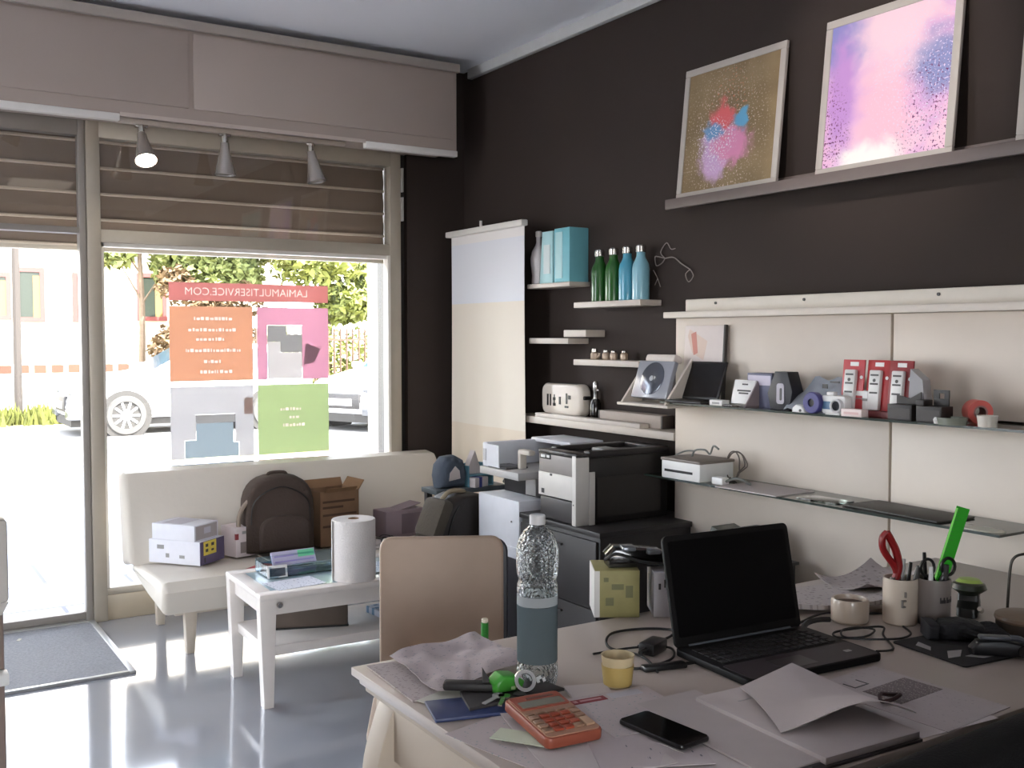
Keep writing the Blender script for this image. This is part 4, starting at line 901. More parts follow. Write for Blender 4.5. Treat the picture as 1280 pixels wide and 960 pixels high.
# table clutter
g = MB(); g.box(-.22, .22, -.09, -.084, 0, .035).box(-.22, .22, .084, .09, 0, .055).box(-.22, -.214, -.09, .09, 0, .045).box(.214, .22, -.09, .09, 0, .045).box(-.22, .22, -.09, .09, 0, .004)
o = g.build('clear_tray', clear('tinted_tray', (214, 226, 232), rough=.08), None, (1.62, 4.15, .451), .02); tag(o, 'clear bluish tray across the back of the coffee table', 'tray')
o = MB().box(-.10, .10, -.006, .006, 0, .062, b=.001, M=R(-.5, 'X')).build('flyer', film('flyer_card', (206, 200, 226), 0, .1), None, (1.57, 4.22, .462), .05); tag(o, 'lilac and green flyer propped on the coffee table tray', 'leaflet')
MB().box(.02, .095, -.0075, -.006, .028, .058, M=R(-.5, 'X')).build('green_band', mat('mint_print', (130, 226, 178), .6), o)
MB().box(-.09, .09, -.0075, -.006, .012, .018, M=R(-.5, 'X')).box(-.09, 0, -.0075, -.006, .036, .042, M=R(-.5, 'X')).build('violet_lines', mat('violet_print', (170, 158, 216), .6), o)
o = thing('magazine_pile', 'colourful leaflets lying on the sofa edge behind the coffee table', 'leaflets', (1.70, 4.78, .345), .15)
for k, (c, rz, x) in enumerate((((96, 140, 160), .1, 0), ((180, 70, 84), .5, -.14), ((120, 130, 190), -.2, .08), ((206, 120, 100), .9, -.17))):
    MB().box(-.1 + x, .08 + x, -.06, .06, .004 * k, .004 * k + .004, M=R(rz, 'Z')).build('leaflet', mat('leaflet_print_' + 'abcd'[k], c, .5), o)
o = thing('small_card_stand', 'small white card with a dark picture on the coffee table', 'card', (1.435, 4.06, .45), -.1)
MB().box(-.042, .042, -.004, .004, 0, .052, b=.001, M=R(-.25, 'X')).build('card', white_plastic, o); MB().box(-.033, .033, -.005, -.004, .006, .040, M=R(-.25, 'X')).build('picture', mat('card_picture', (92, 94, 104), .4), o)
def flat(name, label, cat, x, y, z, w, h, rz, m, grp=None, curl=0, th=.0012):
    o = MB().sheet(lambda u, v: (w * (u - .5), h * (v - .5), th + curl * (2 * u - 1) ** 2 * (2 * v - 1) ** 2), 8, 8, th).build(name, m, None, (x, y, z), rz)
    return tag(o, label, cat, grp)
flat('printed_sheet', 'white printed sheet lying at the front left of the coffee table', 'paper', 1.46, 3.93, .4505, .21, .15, .1, printed('blue_print_sheet', (220, 222, 232), (120, 124, 150), .42, 30, 40))
flat('printed_sheet', 'bluish sheet lying under the tray on the coffee table', 'paper', 1.87, 4.02, .4505, .24, .2, -.1, printed('pale_print_sheet', (206, 214, 224), (110, 140, 170), .5, 20, 24))
o = thing('briefcase', 'dark brown briefcase standing on the lower shelf of the coffee table', 'bag', (1.62, 4.08, .236), .0)
MB().box(-.18, .12, -.10, .07, 0, .14, b=.012, M=R(-.35, 'Z')).build('case', mat('taupe_case', (96, 84, 76), .6, spec=.3), o)
MB().box(-.19, -.17, -.02, .0, .03, .075, b=.003, M=R(-.35, 'Z')).build('latch', black_plastic, o)
MB().box(-.178, .122, -.103, .073, -.0005, .006, M=R(-.35, 'Z')).build('bottom_edge', black_rubber, o)
o = MB().box(-.10, .10, -.12, .12, 0, .03, b=.003).build('paper_stack', printed('blue_scribble', (214, 218, 232), (120, 150, 180), .5, 14, 10), None, (1.96, 3.99, .236), .1); tag(o, 'stack of pale blue printed papers on the lower shelf of the coffee table', 'papers')
# beige chair
o = thing('chair', 'beige plastic chair pushed behind the white desk', 'chair', (1.36, 2.50, 0), -.50)
m_ch = mat('beige_shell', (160, 138, 121), .5)
MB().pillow(rrect(.355, .40, .035, 5, 0, .68), .024, .009, M=R(-.06, 'X') @ T(0, .02, .0)).build('backrest', m_ch, o)
MB().prism(rrect(.38, .38, .06, 5, 0, -.17), .43, .455, b=.008).build('seat', m_ch, o)
MB().pillow(rrect(.355, .40, .04, 5, .014, .672), .014, .006, M=R(-.06, 'X') @ T(0, .038, .0)).build('back_rim', mat('navy_rim', (34, 36, 48), .4), o)
for x in (-.15, .15):
    MB().tube([(x, .06, .52), (x, .055, .44), (x, .0, .42)], .012, 8, sub=3).build('back_support', chrome, o)
    for y in (-.32, .0): MB().tube([(x, y, .43), (x * 1.15, y * 1.1, 0)], .012, 8).build('leg', chrome, o)
GOODS = set(COL.objects)
# ------------------------------------------------------------------ goods on the upper glass shelf
o = thing('poster_stand', 'small upright poster with faint red strokes behind the small black laptop', 'poster', (3.105, 3.315, ZU), RW)
MB().box(-.12, .115, -.006, .006, 0, .315, b=.002, M=R(-.05, 'X')).build('panel', mat('poster_white', (222, 210, 204), .5), o)
MB().prism([(-.08, .28), (-.05, .29), (-.035, .2), (-.06, .19)], .0062, .0068, M=R(-.05, 'X') @ R(PI / 2, 'X')).build('red_strokes', mat('pale_red_print', (206, 140, 126), .6), o)
MB().prism([(-.1, .27), (-.09, .3), (.02, .25), (0, .17), (-.07, .2)], .0055, .0063, M=R(-.05, 'X') @ R(PI / 2, 'X')).box(-.09, .0, -.0068, -.006, .12, .135, M=R(-.05, 'X')).build('beige_print', mat('peach_print', (220, 198, 184), .6), o)
MB().box(.113, .124, -.008, .008, 0, .318, b=.002, M=R(-.05, 'X')).build('edge', mat('dark_edge', (66, 60, 56), .5), o)
o = thing('small_laptop', 'small black open laptop on the upper glass shelf in front of the poster', 'laptop', (2.965, 3.23, ZU), RW + .12)
MB().box(-.095, .095, -.06, .06, 0, .012, b=.004).build('base', mat('laptop_brown_black', (30, 25, 24), .4), o)
MB().box(-.11, .095, -.004, .004, 0, .165, b=.003, M=T(0, .05, .012) @ R(-.38, 'X')).build('screen', mat('laptop_brown_black', (0, 0, 0)), o)
MB().box(-.1, .085, -.0048, -.004, .01, .155, M=T(0, .05, .012) @ R(-.38, 'X')).build('display', mat('screen_off', (16, 13, 13), .15), o)
def item(name, label, cat, y, x=3.0, rz=0, z=ZU, grp=None): return thing(name, label, cat, (x, y, z), RW + rz, grp)
o = item('small_box', 'tiny white box lying flat left of the price card', 'box', 3.05, 2.95)
MB().box(-.035, .035, -.02, .02, 0, .022, b=.002).build('carton', white_plastic, o); MB().box(-.02, .02, -.0206, -.02, .006, .014).build('print', grey_plastic, o)
o = item('price_card', 'white slanted price card on a clear foot before the blue box', 'card', 2.93, 2.955)
MB().box(-.058, .05, -.004, .004, .012, .105, b=.001, M=R(-.25, 'X')).build('card', white_plastic, o)
g = MB()
for z, w_ in ((.06, .07), (.05, .05), (.085, .03)): g.box(-w_ / 2, w_ / 2, -.0046, -.004, z, z + .006, M=R(-.25, 'X'))
g.build('print', dark_grey, o)
MB().prism([(-.05, 0), (.06, 0), (.02, .1)], -.003, .003, M=T(.052, .01, 0) @ Matrix(((0, 0, 1, 0), (1, 0, 0, 0), (0, 1, 0, 0), (0, 0, 0, 1)))).build('side_wing', mat('mauve_grey', (140, 126, 128), .5), o)
MB().box(-.06, .055, -.045, .04, 0, .010, b=.003).build('foot', acrylic, o)
m_navy = mat('navy_card', (44, 46, 74), .45)
o = item('blue_box', 'navy blue box with a pale top label behind the price card', 'box', 2.86, 3.03)
MB().box(-.075, .05, -.035, .035, 0, .13, b=.002).build('carton', mat('slate_blue_card', (104, 106, 130), .5), o)
MB().box(-.07, .045, -.0362, -.034, .085, .122).build('label', mat('lilac_label', (196, 190, 206), .5), o)
o = item('bag_shaped_box', 'dark navy six-sided box with an oblong white window', 'box', 2.735, 2.99)
MB().prism([(-.045, 0), (.045, 0), (.06, .07), (.035, .14), (-.025, .14), (-.06, .06)], -.03, .03, b=.003, M=R(PI / 2, 'X')).build('carton', mat('dark_navy', (20, 18, 28), .45), o)
MB().prism(rrect(.036, .075, .01, 4, .005, .06), .03, .0325, M=R(PI / 2, 'X')).build('window', mat('pale_window', (168, 162, 172), .4), o)
MB().prism(rrect(.01, .045, .004, 4, .008, .058), .0325, .0335, M=R(PI / 2, 'X')).build('slot', dark_grey, o)
o = item('silver_pack', 'crumpled silver plastic pack slanting up behind the camera', 'package', 2.57, 3.01)
MB().sheet(lambda u, v: (-.13 + .2 * u + .06 * v, -.06 + .10 * v, .004 + .115 * v + .008 * math.sin(13 * u + 7 * v)), 10, 8, .003).build('bag', mat('silver_film', (172, 178, 186), .22, metal=.3), o)
MB().box(-.0, .022, -.004, .0, .085, .1, M=T(.0, -.0, 0)).box(.03, .07, .0, .004, .105, .112).build('dark_print', dark_grey, o)
o = item('blue_reel', 'small indigo reel with dark centre left of the white camera', 'reel', 2.545, 2.945)
MB().lathe([(.014, 0), (.035, 0), (.038, .004), (.038, .024), (.035, .028), (.014, .028), (.014, 0)], 28, T(0, 0, .038) @ R(PI / 2, 'X')).build('rim', mat('indigo_plastic', (66, 62, 126), .35), o)
MB().cyl(.0145, .006, .022, 20, M=T(0, 0, .038) @ R(PI / 2, 'X')).build('hub', black_plastic, o)
o = item('toy_car_piece', 'little white rounded gadget lying in front of the indigo reel', 'gadget', 2.605, 2.93)
MB().pillow([(-.03, 0), (.03, 0), (.028, .012), (.012, .026), (-.012, .028), (-.028, .016)], .03, .008).build('shell', white_plastic, o); MB().cyl(.005, 0, .002, 10, M=T(.012, -.015, .008) @ R(PI / 2, 'X')).build('button', dark_grey, o)
o = item('compact_camera', 'white and blue compact camera with round lens left of the red packs', 'camera', 2.45, 2.955)
MB().prism(rrect(.10, .062, .008, 4, -.01, .035), -.018, .018, b=.004, M=R(PI / 2, 'X')).build('body', white_plastic, o)
MB().box(-.055, .03, -.0192, -.017, .018, .045, b=.0005).build('blue_band', mat('steel_blue', (88, 122, 156), .4), o)
MB().lathe([(0, 0), (.024, 0), (.024, .016), (.019, .018), (.016, .012), (0, .012)], 28, T(.012, -.018, .032) @ R(PI / 2, 'X')).build('lens_ring', mat('lens_silver', (206, 206, 208), .3), o)
MB().cyl(.016, .011, .0135, 24, M=T(.012, -.018, .032) @ R(PI / 2, 'X')).build('lens', mat('lens_black', (14, 14, 18), .05, spec=1), o)
MB().box(-.045, -.015, -.012, .012, .066, .078, b=.003).box(-.04, .02, -.022, .016, 0, .004).build('top_button', white_plastic, o)
o = item('white_adapter', 'white block with a dark top band behind the compact camera', 'gadget', 2.40, 3.03)
MB().box(-.03, .05, -.025, .025, 0, .085, b=.006).build('body', white_plastic, o); MB().box(-.02, .04, -.0262, -.025, .05, .058).build('band', grey_plastic, o)
m_red = mat('red_card', (176, 38, 42), .45); m_red2 = mat('dark_red_card', (136, 26, 32), .45)
for k, (y, lb, m, dx) in enumerate(((2.435, 'red blister pack with white strip, leftmost of three', mat('pink_red_card', (190, 70, 76), .4), .0), (2.335, 'red blister pack with white strip, middle of three', m_red, .01), (2.235, 'red blister pack with white strip and clear side, rightmost of three', m_red2, .0))):
    o = item('blister_pack', lb, 'package', y, 3.0 + dx, grp='red blister packs on the upper glass shelf')
    M = R(-.10, 'X')
    MB().box(-.045, .045, -.003, .003, 0, .19, b=.001, M=M).build('backing_card', m, o)
    MB().box(-.025, .020, -.02, -.003, .02, .155, b=.004, M=M).build('white_strip', mat('strip_white', (214, 212, 210), .35), o)
    g = MB()
    for z in (.135, .105, .075): g.box(-.018, .014, -.0208, -.02, z, z + .006, M=M)
    g.build('strip_print', dark_grey, o)
    MB().cyl(.006, 0, .0008, 12, M=M @ T(-.002, -.02, .12) @ R(PI / 2, 'X')).build('printed_dot', dark_grey, o)
    MB().box(-.015, .02, -.0036, -.003, .168, .182, M=M).cyl(.006, 0, .001, 12, M=M @ T(.035, -.003, .13) @ R(PI / 2, 'X')).build('white_print', white_plastic, o)
    if k == 2: MB().prism([(0, 0), (.07, 0), (.055, .13), (.01, .165)], -.02, .02, M=T(.048, 0, 0) @ R(PI / 2, 'X')).build('clear_side', mat('smoky_blister', (150, 148, 152), .2, spec=.8), o)
    MB().box(-.045, .045, -.03, -.0, 0, .02, b=.002).build('foot_card', mat('dull_red_card', (110, 50, 52), .5), o)
o = item('small_box', 'tiny white box lying before the red blister packs', 'box', 2.365, 2.935)
MB().box(-.042, .042, -.018, .018, 0, .026, b=.002).build('carton', mat('rosy_white', (226, 208, 204), .4), o); MB().box(-.03, .03, -.0186, -.018, .008, .016).build('print', mat('rosy_print', (214, 180, 176), .5), o)
m_db = mat('black_brown_card', (28, 22, 20), .5)
for y, lb, k in ((2.17, 'black brown carton with notched lid right of the red packs', 0), (2.06, 'black brown carton with a raised hanging tab', 1)):
    o = item('black_carton', lb, 'box', y, 2.95, grp='black cartons on the upper glass shelf')
    MB().box(-.045, .045, -.03, .03, 0, .052, b=.002).build('carton', m_db, o)
    MB().box(-.04, .04, -.0312, -.0295, .006, .04).build('front_print', mat('brown_black_print', (46, 38, 36), .5), o)
    if k: MB().box(-.012, .042, .012, .016, .05, .075, b=.001).box(-.012, .008, .012, .016, .075, .092).box(.026, .042, .012, .016, .075, .092).box(-.012, .042, .012, .016, .092, .102).box(-.05, -.02, -.026, .02, .052, .07, b=.002).build('hanging_tab', m_db, o)
    else: MB().prism([(-.045, .05), (.045, .05), (.045, .092), (.005, .07), (-.045, .08)], -.02, -.016, M=R(PI / 2, 'X')).box(-.01, .008, -.0313, -.0305, .01, .016).build('notched_lid', mat('mid_brown_card', (38, 31, 29), .5), o)
o = item('red_tape_roll', 'orange red roll lying on its side at the right of the upper glass shelf', 'roll', 1.96, 3.03)
MB().lathe([(.02, -.03), (.037, -.03), (.037, .03), (.02, .03), (.02, -.03)], 32, T(0, 0, .037) @ R(.9, 'Z') @ R(PI / 2, 'X')).build('roll', mat('coral_tape', (206, 92, 84), .35), o)
MB().lathe([(.016, -.0305), (.021, -.0305), (.021, .0305), (.016, .0305), (.016, -.0305)], 28, T(0, 0, .037) @ R(.9, 'Z') @ R(PI / 2, 'X')).build('core', mat('mauve_core', (150, 110, 108), .6), o)
o = item('glass_dish', 'small clear dish with a white knob in front of the red roll', 'dish', 1.985, 2.935)
MB().lathe([(0, 0), (.04, 0), (.046, .022), (.043, .022), (.038, .004), (0, .004)], 32).build('bowl', mat('greenish_glass', (136, 140, 128), .1, spec=1), o); MB().lathe([(0, 0), (.009, 0), (.012, .012), (.008, .02), (0, .022)], 14, T(-.045, -.01, 0)).build('knob', white_plastic, o)
o = item('white_cup', 'small white cup at the right end of the upper glass shelf', 'cup', 1.87, 2.945)
MB().lathe([(0, 0), (.026, 0), (.03, .034), (.027, .034), (.023, .004), (0, .004)], 28).build('cup', mat('cup_white', (206, 200, 190), .35), o); MB().lathe([(0, .02), (.026, .02), (0, .021)], 20).build('content', mat('pale_content', (190, 182, 170), .6), o)

# ------------------------------------------------------------------ goods on the lower glass shelf
o = thing('receipt_printer', 'white receipt printer with dark lid and slot at the left of the lower glass shelf', 'printer', (2.985, 3.215, ZL), RW + .03)
MB().box(-.105, .115, -.10, .09, 0, .075, b=.006).build('body', white_plastic, o)
MB().box(-.108, .118, -.103, .093, .072, .084, b=.003).build('lid', mat('mushroom_lid', (128, 118, 110), .5), o)
MB().box(-.085, .075, -.1015, -.099, .028, .038).build('slot', black_plastic, o)
o = MB().tube([(0, 0, .01), (.02, 0, .06), (.08, 0, .07), (.1, .01, .055), (.13, .0, .09), (.16, 0, .08)], .004, 6, sub=6).tube([(-.09, -.05, -.06), (-.1, -.05, .0), (-.05, 0, .05), (.02, 0, .06)], .0035, 6, sub=6).build('device_cable', mat('grey_cable', (0, 0, 0)), None, (2.99, 3.26, ZL + .05), RW); tag(o, 'grey cable arching over the receipt printer', 'cable')
g = MB()
for k in range(3):
    a = .1 * k; g.tube([(.045 * math.cos(t_) + .012 * k - .01, .02 * math.sin(t_ * .5 + k), .06 + .055 * math.sin(t_)) for t_ in [q * PI / 8 for q in range(16)]], .0028, 6, closed=True, sub=2)
o = g.build('cable_coil', mat('brown_grey_cable', (96, 86, 80), .5), None, (3.06, 3.08, ZL), RW); tag(o, 'upright coil of thin brown grey cable beside the receipt printer', 'cable')
o = item('plug_adapter', 'white plug adapter with short lead in front of the cable coil', 'adapter', 3.02, 2.93, z=ZL)
MB().box(-.03, .03, -.02, .02, 0, .03, b=.006).build('body', white_plastic, o); MB().tube([(.03, 0, .015), (.07, .02, .03), (.11, .05, .012), (.06, .08, .005)], .005, 6, sub=5).build('lead', mat('grey_cable', (0, 0, 0)), o)
flat('paper_sheet', 'white sheets lying on the lower glass shelf right of the adapter', 'paper', 2.98, 2.83, ZL, .21, .30, .03, paper, th=.004)
o = MB().box(-.085, .085, -.05, .05, 0, .004, b=.001).build('glass_slab', clear('slab_glass', (210, 222, 216)), None, (2.97, 2.52, ZL), RW); tag(o, 'thin clear slab on the middle of the lower glass shelf', 'slab')
o = MB().box(-.19, .19, -.09, .09, 0, .007, b=.003).build('black_folder', mat('black_folder', (46, 44, 40), .5), None, (3.005, 2.20, ZL), RW - .06); tag(o, 'flat black folder on the right of the lower glass shelf', 'folder')
o = MB().prism([(.07 * math.cos(q * PI / 10), .035 * math.sin(q * PI / 10)) for q in range(20)], 0, .003).build('oval_sticker', mat('pale_oval', (188, 186, 172), .5), None, (2.93, 1.87, ZL), RW); tag(o, 'pale oval card at the right end of the lower glass shelf', 'card')
# clear stand in the shade behind the laptop
o = thing('acrylic_stand', 'clear acrylic stand with angled sheets behind the laptop screen', 'display stand', (2.83, 2.80, 0), RW)
MB().box(-.2, .2, -.16, .1, .60, .612, b=.003).build('top', mat('dark_counter', (60, 58, 54), .3), o)
MB().box(-.19, .19, -.15, .09, 0, .60, b=.004).build('body', mat('counter_black', (26, 24, 24), .5), o)
MB().prism([(-.14, .612), (-.02, .612), (-.04, .70), (-.1, .715)], -.06, .06, M=R(PI / 2, 'X')).build('clear_block', mat('dull_clear', (110, 112, 106), .12, spec=.9), o)
MB().prism([(-.02, .612), (.09, .612), (.06, .73), (.03, .73)], -.05, .08, M=R(PI / 2, 'X')).build('dark_wedge', mat('grey_wedge', (78, 80, 74), .4), o)

# the goods stand a little nearer than the wall: on the shelves of the panel box
for o in COL.objects:
    if o not in GOODS and o.parent is None and o.name.split('.')[0] != 'acrylic_stand':
        o.location = Vector((0, 0, 1.45)) + (o.location - Vector((0, 0, 1.45))) * .957
# ------------------------------------------------------------------ the white desk
m_desk = mat('cream_desk_top', (164, 151, 142), .38, noise_amt=.04, scale=5, coat=.1)
m_deskw = mat('cream_desk_wood', (170, 156, 140), .5, noise_amt=.06, scale=7)
DX0, DX1, DY0, DY1, DZ = .86, 2.86, 1.08, 1.985, .75
o = thing('desk', 'large cream desk with carved scroll legs covered in papers', 'desk', ((DX0 + DX1) / 2, (DY0 + DY1) / 2, 0))
hx, hy = (DX1 - DX0) / 2, (DY1 - DY0) / 2
MB().box(-hx, hx, -hy, hy, .732, DZ, b=.003).box(-hx + .012, hx - .012, -hy + .012, hy - .012, .715, .734, b=.005).build('tabletop', m_desk, o)
MB().box(-hx + .022, hx - .022, -hy + .022, hy - .022, .70, .716, b=.004).build('moulding', m_deskw, o)
MB().box(-hx + .035, -hx + .06, -hy + .05, hy - .05, .585, .70, b=.002).box(hx - .06, hx - .035, -hy + .05, hy - .05, .585, .70, b=.002).box(-hx + .06, hx - .06, hy - .07, hy - .045, .585, .70, b=.002).box(-hx + .06, hx - .06, -hy + .05, -hy + .07, .64, .70, b=.002).build('apron', m_deskw, o)
prof = [(0, .70), (.075, .70), (.085, .62), (.06, .53), (.045, .42), (.055, .30), (.075, .18), (.08, .08), (.07, 0), (-.035, 0), (-.03, .06), (.0, .12), (.005, .22), (-.02, .34), (-.045, .46), (-.05, .56), (-.03, .64)]
pr2 = []
for i in range(len(prof)):
    p0, p1, p2, p3 = [Vector(prof[(i + j - 1) % len(prof)]) for j in range(4)]
    for k in range(4):
        u = k / 4; q = .5 * ((2 * p1) + (p2 - p0) * u + (2 * p0 - 5 * p1 + 4 * p2 - p3) * u * u + (3 * p1 - p0 - 3 * p2 + p3) * u ** 3); pr2.append((q.x, q.y))
for sx in (-1, 1):
    for sy in (-1, 1):
        out = [(x, z) for x, z in pr2]
        M = T(sx * (hx - .045), sy * (hy - .10), 0) @ Matrix.Scale(-sx, 4, (1, 0, 0)) @ R(PI / 2, 'X')
        MB().prism(out, -.035, .035, b=.004, M=M).build('leg', m_deskw, o)
MB().box(-hx + .06, hx - .06, -.03, .03, .12, .17, b=.006).box(-hx + .03, -hx + .08, -hy + .1, hy - .1, .1, .16, b=.006).box(hx - .08, hx - .03, -hy + .1, hy - .1, .1, .16, b=.006).build('stretcher', m_deskw, o)
# black office chair between photographer and desk
o = thing('office_chair', 'black office chair pushed against the near side of the desk', 'chair', (1.50, .93, 0), .03)
m_oc = mat('black_chair_fabric', (16, 15, 15), .8, spec=.2, bump=.2)
MB().pillow(rrect(.78, .42, .03, 5, .025, .642), .075, .03, M=R(.05, 'X')).build('backrest', m_oc, o)
MB().pillow(rrect(.5, .44, .08, 6, .05, -.0), .08, .03, M=T(0, .22, .47) @ R(PI / 2, 'X')).build('seat', m_oc, o)
MB().cyl(.03, .1, .44, 16, x=.05, y=.2).build('column', black_plastic, o)
g = MB()
for k in range(5): g.box(0, .28, -.02, .02, .06, .1, b=.006, M=T(.05, .2, 0) @ R(k * 2 * PI / 5 + .3, 'Z'))
g.build('star_base', black_plastic, o)
for k in range(5):
    a = k * 2 * PI / 5 + .3; MB().cyl(.03, -.015, .015, 14, M=T(.05 + .27 * math.cos(a), .2 + .27 * math.sin(a), .031) @ R(a, 'Z') @ R(PI / 2, 'X')).build('castor', black_rubber, o)
MB().box(-.02, .12, .02, .05, .3, .5, b=.006).build('back_bar', black_plastic, o)

# ---- laptop
Z0 = DZ + .0005
o = thing('laptop', 'open black laptop with dark screen on the desk', 'laptop', (1.665, 1.535, Z0), math.radians(-4))
m_lap = mat('laptop_black', (15, 13, 13), .6, spec=.2); m_lap2 = mat('palm_rest', (44, 36, 37), .5)
MB().prism(rrect(.375, .25, .018, 4), .002, .018, b=.003).build('base', m_lap, o)
MB().prism(rrect(.355, .095, .008, 4, 0, -.072), .0178, .0186).build('palm_rest', m_lap2, o)
g = MB()
for r_ in range(5):
    for c_ in range(15): g.box(-.165 + c_ * .022, -.147 + c_ * .022, -.012 + r_ * .021, .006 + r_ * .021, .018, .0205, b=.0015, seg=1)
g.build('keyboard', mat('keys_black', (22, 19, 20), .6), o)
MB().prism(rrect(.095, .058, .004, 3, -.03, -.075), .0186, .019).build('touchpad', mat('touchpad', (44, 38, 39), .35), o)
ML = T(0, .122, .014) @ R(-.22, 'X')
MB().prism(rrect(.37, .245, .014, 5, 0, .1235), -.004, .004, b=.0015, M=ML @ R(PI / 2, 'X')).build('screen_lid', m_lap, o)
MB().prism(rrect(.345, .21, .004, 3, 0, .128), .004, .0046, M=ML @ R(PI / 2, 'X')).build('display', mat('display_off', (9, 8, 9), .35, spec=.25), o)
MB().tube([(-.15, .122, .014), (.15, .122, .014)], .008, 10).build('hinge', mat('hinge_grey', (70, 74, 78), .4), o)
MB().prism(rrect(.018, .012, .002, 3, .13, -.075), .0187, .0192).build('palm_sticker', mat('sticker_grey', (150, 148, 148), .4), o)
# ---- mugs
def mug(label, x, y, rgb, nm, rz):
    o = thing('mug', label, 'mug', (x, y, Z0), rz, 'mugs full of pens')
    MB().lathe([(0, 0), (.037, 0), (.0405, .004), (.041, .105), (.0405, .112), (.0375, .112), (.0365, .105), (.036, .006), (0, .006)], 40).build('cup', mat(nm, rgb, .3, coat=.3), o)
    return o
o = mug('cream mug with a faint mark holding red pliers', 2.130, 1.572, (190, 176, 160), 'cream_ceramic', -.2)
MB().tube([(.035, -.015, .088), (.064, -.028, .08), (.072, -.032, .056), (.058, -.024, .032), (.034, -.014, .028)], .006, 8, sub=5).build('handle', mat('dark_mug_inside', (66, 56, 66), .3), o)
MB().box(-.029, -.017, -.041, -.036, .062, .066).box(-.029, -.026, -.041, -.036, .05, .066).box(-.029, -.019, -.041, -.036, .048, .052).box(-.02, -.017, -.041, -.036, .072, .085).build('faint_mark', mat('mark_grey', (120, 112, 106), .5), o)
o2 = mug('grey mug with a dark band mark holding scissors and a green ruler', 2.195, 1.527, (126, 117, 112), 'grey_ceramic', .3)
MB().tube([(.036, .0, .088), (.066, .01, .08), (.072, .012, .056), (.06, .01, .034), (.036, 0, .028)], .006, 8, sub=5).build('handle', mat('grey_ceramic', (0, 0, 0)), o2)
g = MB()
for q in range(14):
    a = -2.4 + q * .075
    if q not in (5, 9): g.box(-.0016, .0016, .0405, .0416, .058, .066 + (.006 if q % 3 == 0 else 0), M=R(a - PI / 2, 'Z'))
g.build('dark_mark', mat('mark_black', (46, 42, 42), .5), o2)
# pliers, pens in the cream mug
o = thing('pliers', 'red-handled pliers standing in the cream mug', 'pliers', (2.118, 1.578, Z0 + .008), -.5)
m_rh = mat('red_rubber', (128, 20, 22), .35)
MB().tube([(.006, 0, .10), (-.002, 0, .13), (-.03, 0, .17), (-.034, 0, .20), (-.022, 0, .215)], .0085, 10, sub=5).tube([(-.0, .0, .10), (.008, 0, .13), (.002, 0, .165), (-.012, 0, .195), (-.024, 0, .215)], .0095, 10, sub=5).build('handle', m_rh, o)
MB().box(-.012, .012, -.006, .006, .03, .105, b=.004).cyl(.012, -.008, .008, 14, M=T(0, 0, .095) @ R(PI / 2, 'X')).build('jaws', mat('tool_steel', (90, 84, 80), .4, metal=.6), o)
def pen(label, x, y, dx, dy, l, m, r=.0045, grp='pens in the mugs', cap=None):
    o = thing('pen', label, 'pen', (x, y, Z0 + .0075), 0, grp); d = Vector((dx, dy, 1)).normalized()
    MB().tube([(0, 0, 0), d * l * .7], r, 8).build('barrel', m, o); MB().tube([d * l * .7, d * (l * .97), d * l], lambda u: r * (1.12 - .25 * u), 8).build('cap', cap or m, o)
pen('dark pen leaning in the cream mug beside the pliers', 2.140, 1.570, .10, -.06, .142, black_plastic)
pen('grey pen in the cream mug behind the pliers', 2.142, 1.585, .12, .0, .145, grey_plastic, .005)
pen('short dark marker in the cream mug nearest the grey mug', 2.140, 1.556, .14, -.1, .137, dark_grey, .006)
pen('black pen standing in the middle of the grey mug', 2.186, 1.535, -.02, .06, .165, black_plastic)
pen('white-capped pen at the left inside the grey mug', 2.178, 1.520, -.08, -.04, .137, white_plastic, .005)
pen('dark marker at the right inside the grey mug', 2.208, 1.518, .06, -.08, .138, dark_grey, .007)
o = thing('scissors', 'black-handled scissors standing in the grey mug', 'scissors', (2.197, 1.517, Z0 + .0075), -.45)
MB().box(-.012, -.002, -.001, .001, .0, .10).box(.002, .012, -.0022, -.0002, .0, .10).build('blades', chrome, o)
for s_ in (-1, 1):
    MB().tube([(s_ * .028 + .017 * math.cos(q * PI / 8), -.001 + .002 * s_, .132 + .021 * math.sin(q * PI / 8)) for q in range(16)], .0038, 8, closed=True).tube([(s_ * .007, 0, .09), (s_ * .012, 0, .105), (s_ * .02, 0, .113)], .005, 8, sub=3).build('handle', black_plastic, o)
o = thing('ruler', 'bright green translucent ruler standing in the grey mug', 'ruler', (2.197, 1.533, Z0 + .008), -.6)
m_gr = mat('green_acrylic', (48, 176, 38), .25, trans=.25, noise_amt=.02)
MR = R(.28, 'Y') @ T(-.006, 0, 0)
MB().box(-.016, .016, -.0015, .0015, 0, .285, M=MR).build('blade', m_gr, o)
MB().box(-.0165, -.012, -.0019, -.0015, .09, .28, M=MR).build('bevel_edge', mat('pale_green_edge', (150, 240, 120), .3), o)
g = MB()
for q in range(18): g.box(-.012, -.006 if q % 5 else -.001, -.0019, -.0015, .1 + q * .01, .1012 + q * .01, M=MR)
g.build('graduation', mat('dark_green', (26, 96, 24), .5), o)
# ---- low bowl
o = thing('ceramic_pot', 'low round cream pot beside the laptop', 'pot', (2.035, 1.645, Z0))
MB().lathe([(0, 0), (.04, 0), (.0445, .006), (.0455, .05), (.043, .058), (.038, .058), (.036, .05), (.035, .008), (0, .008)], 40).build('pot', mat('cream_stoneware', (168, 152, 136), .35, coat=.2), o)
MB().lathe([(0, .044), (.036, .044), (.036, .047), (0, .049)], 32).build('dark_content', mat('brown_content', (84, 70, 60), .7), o)
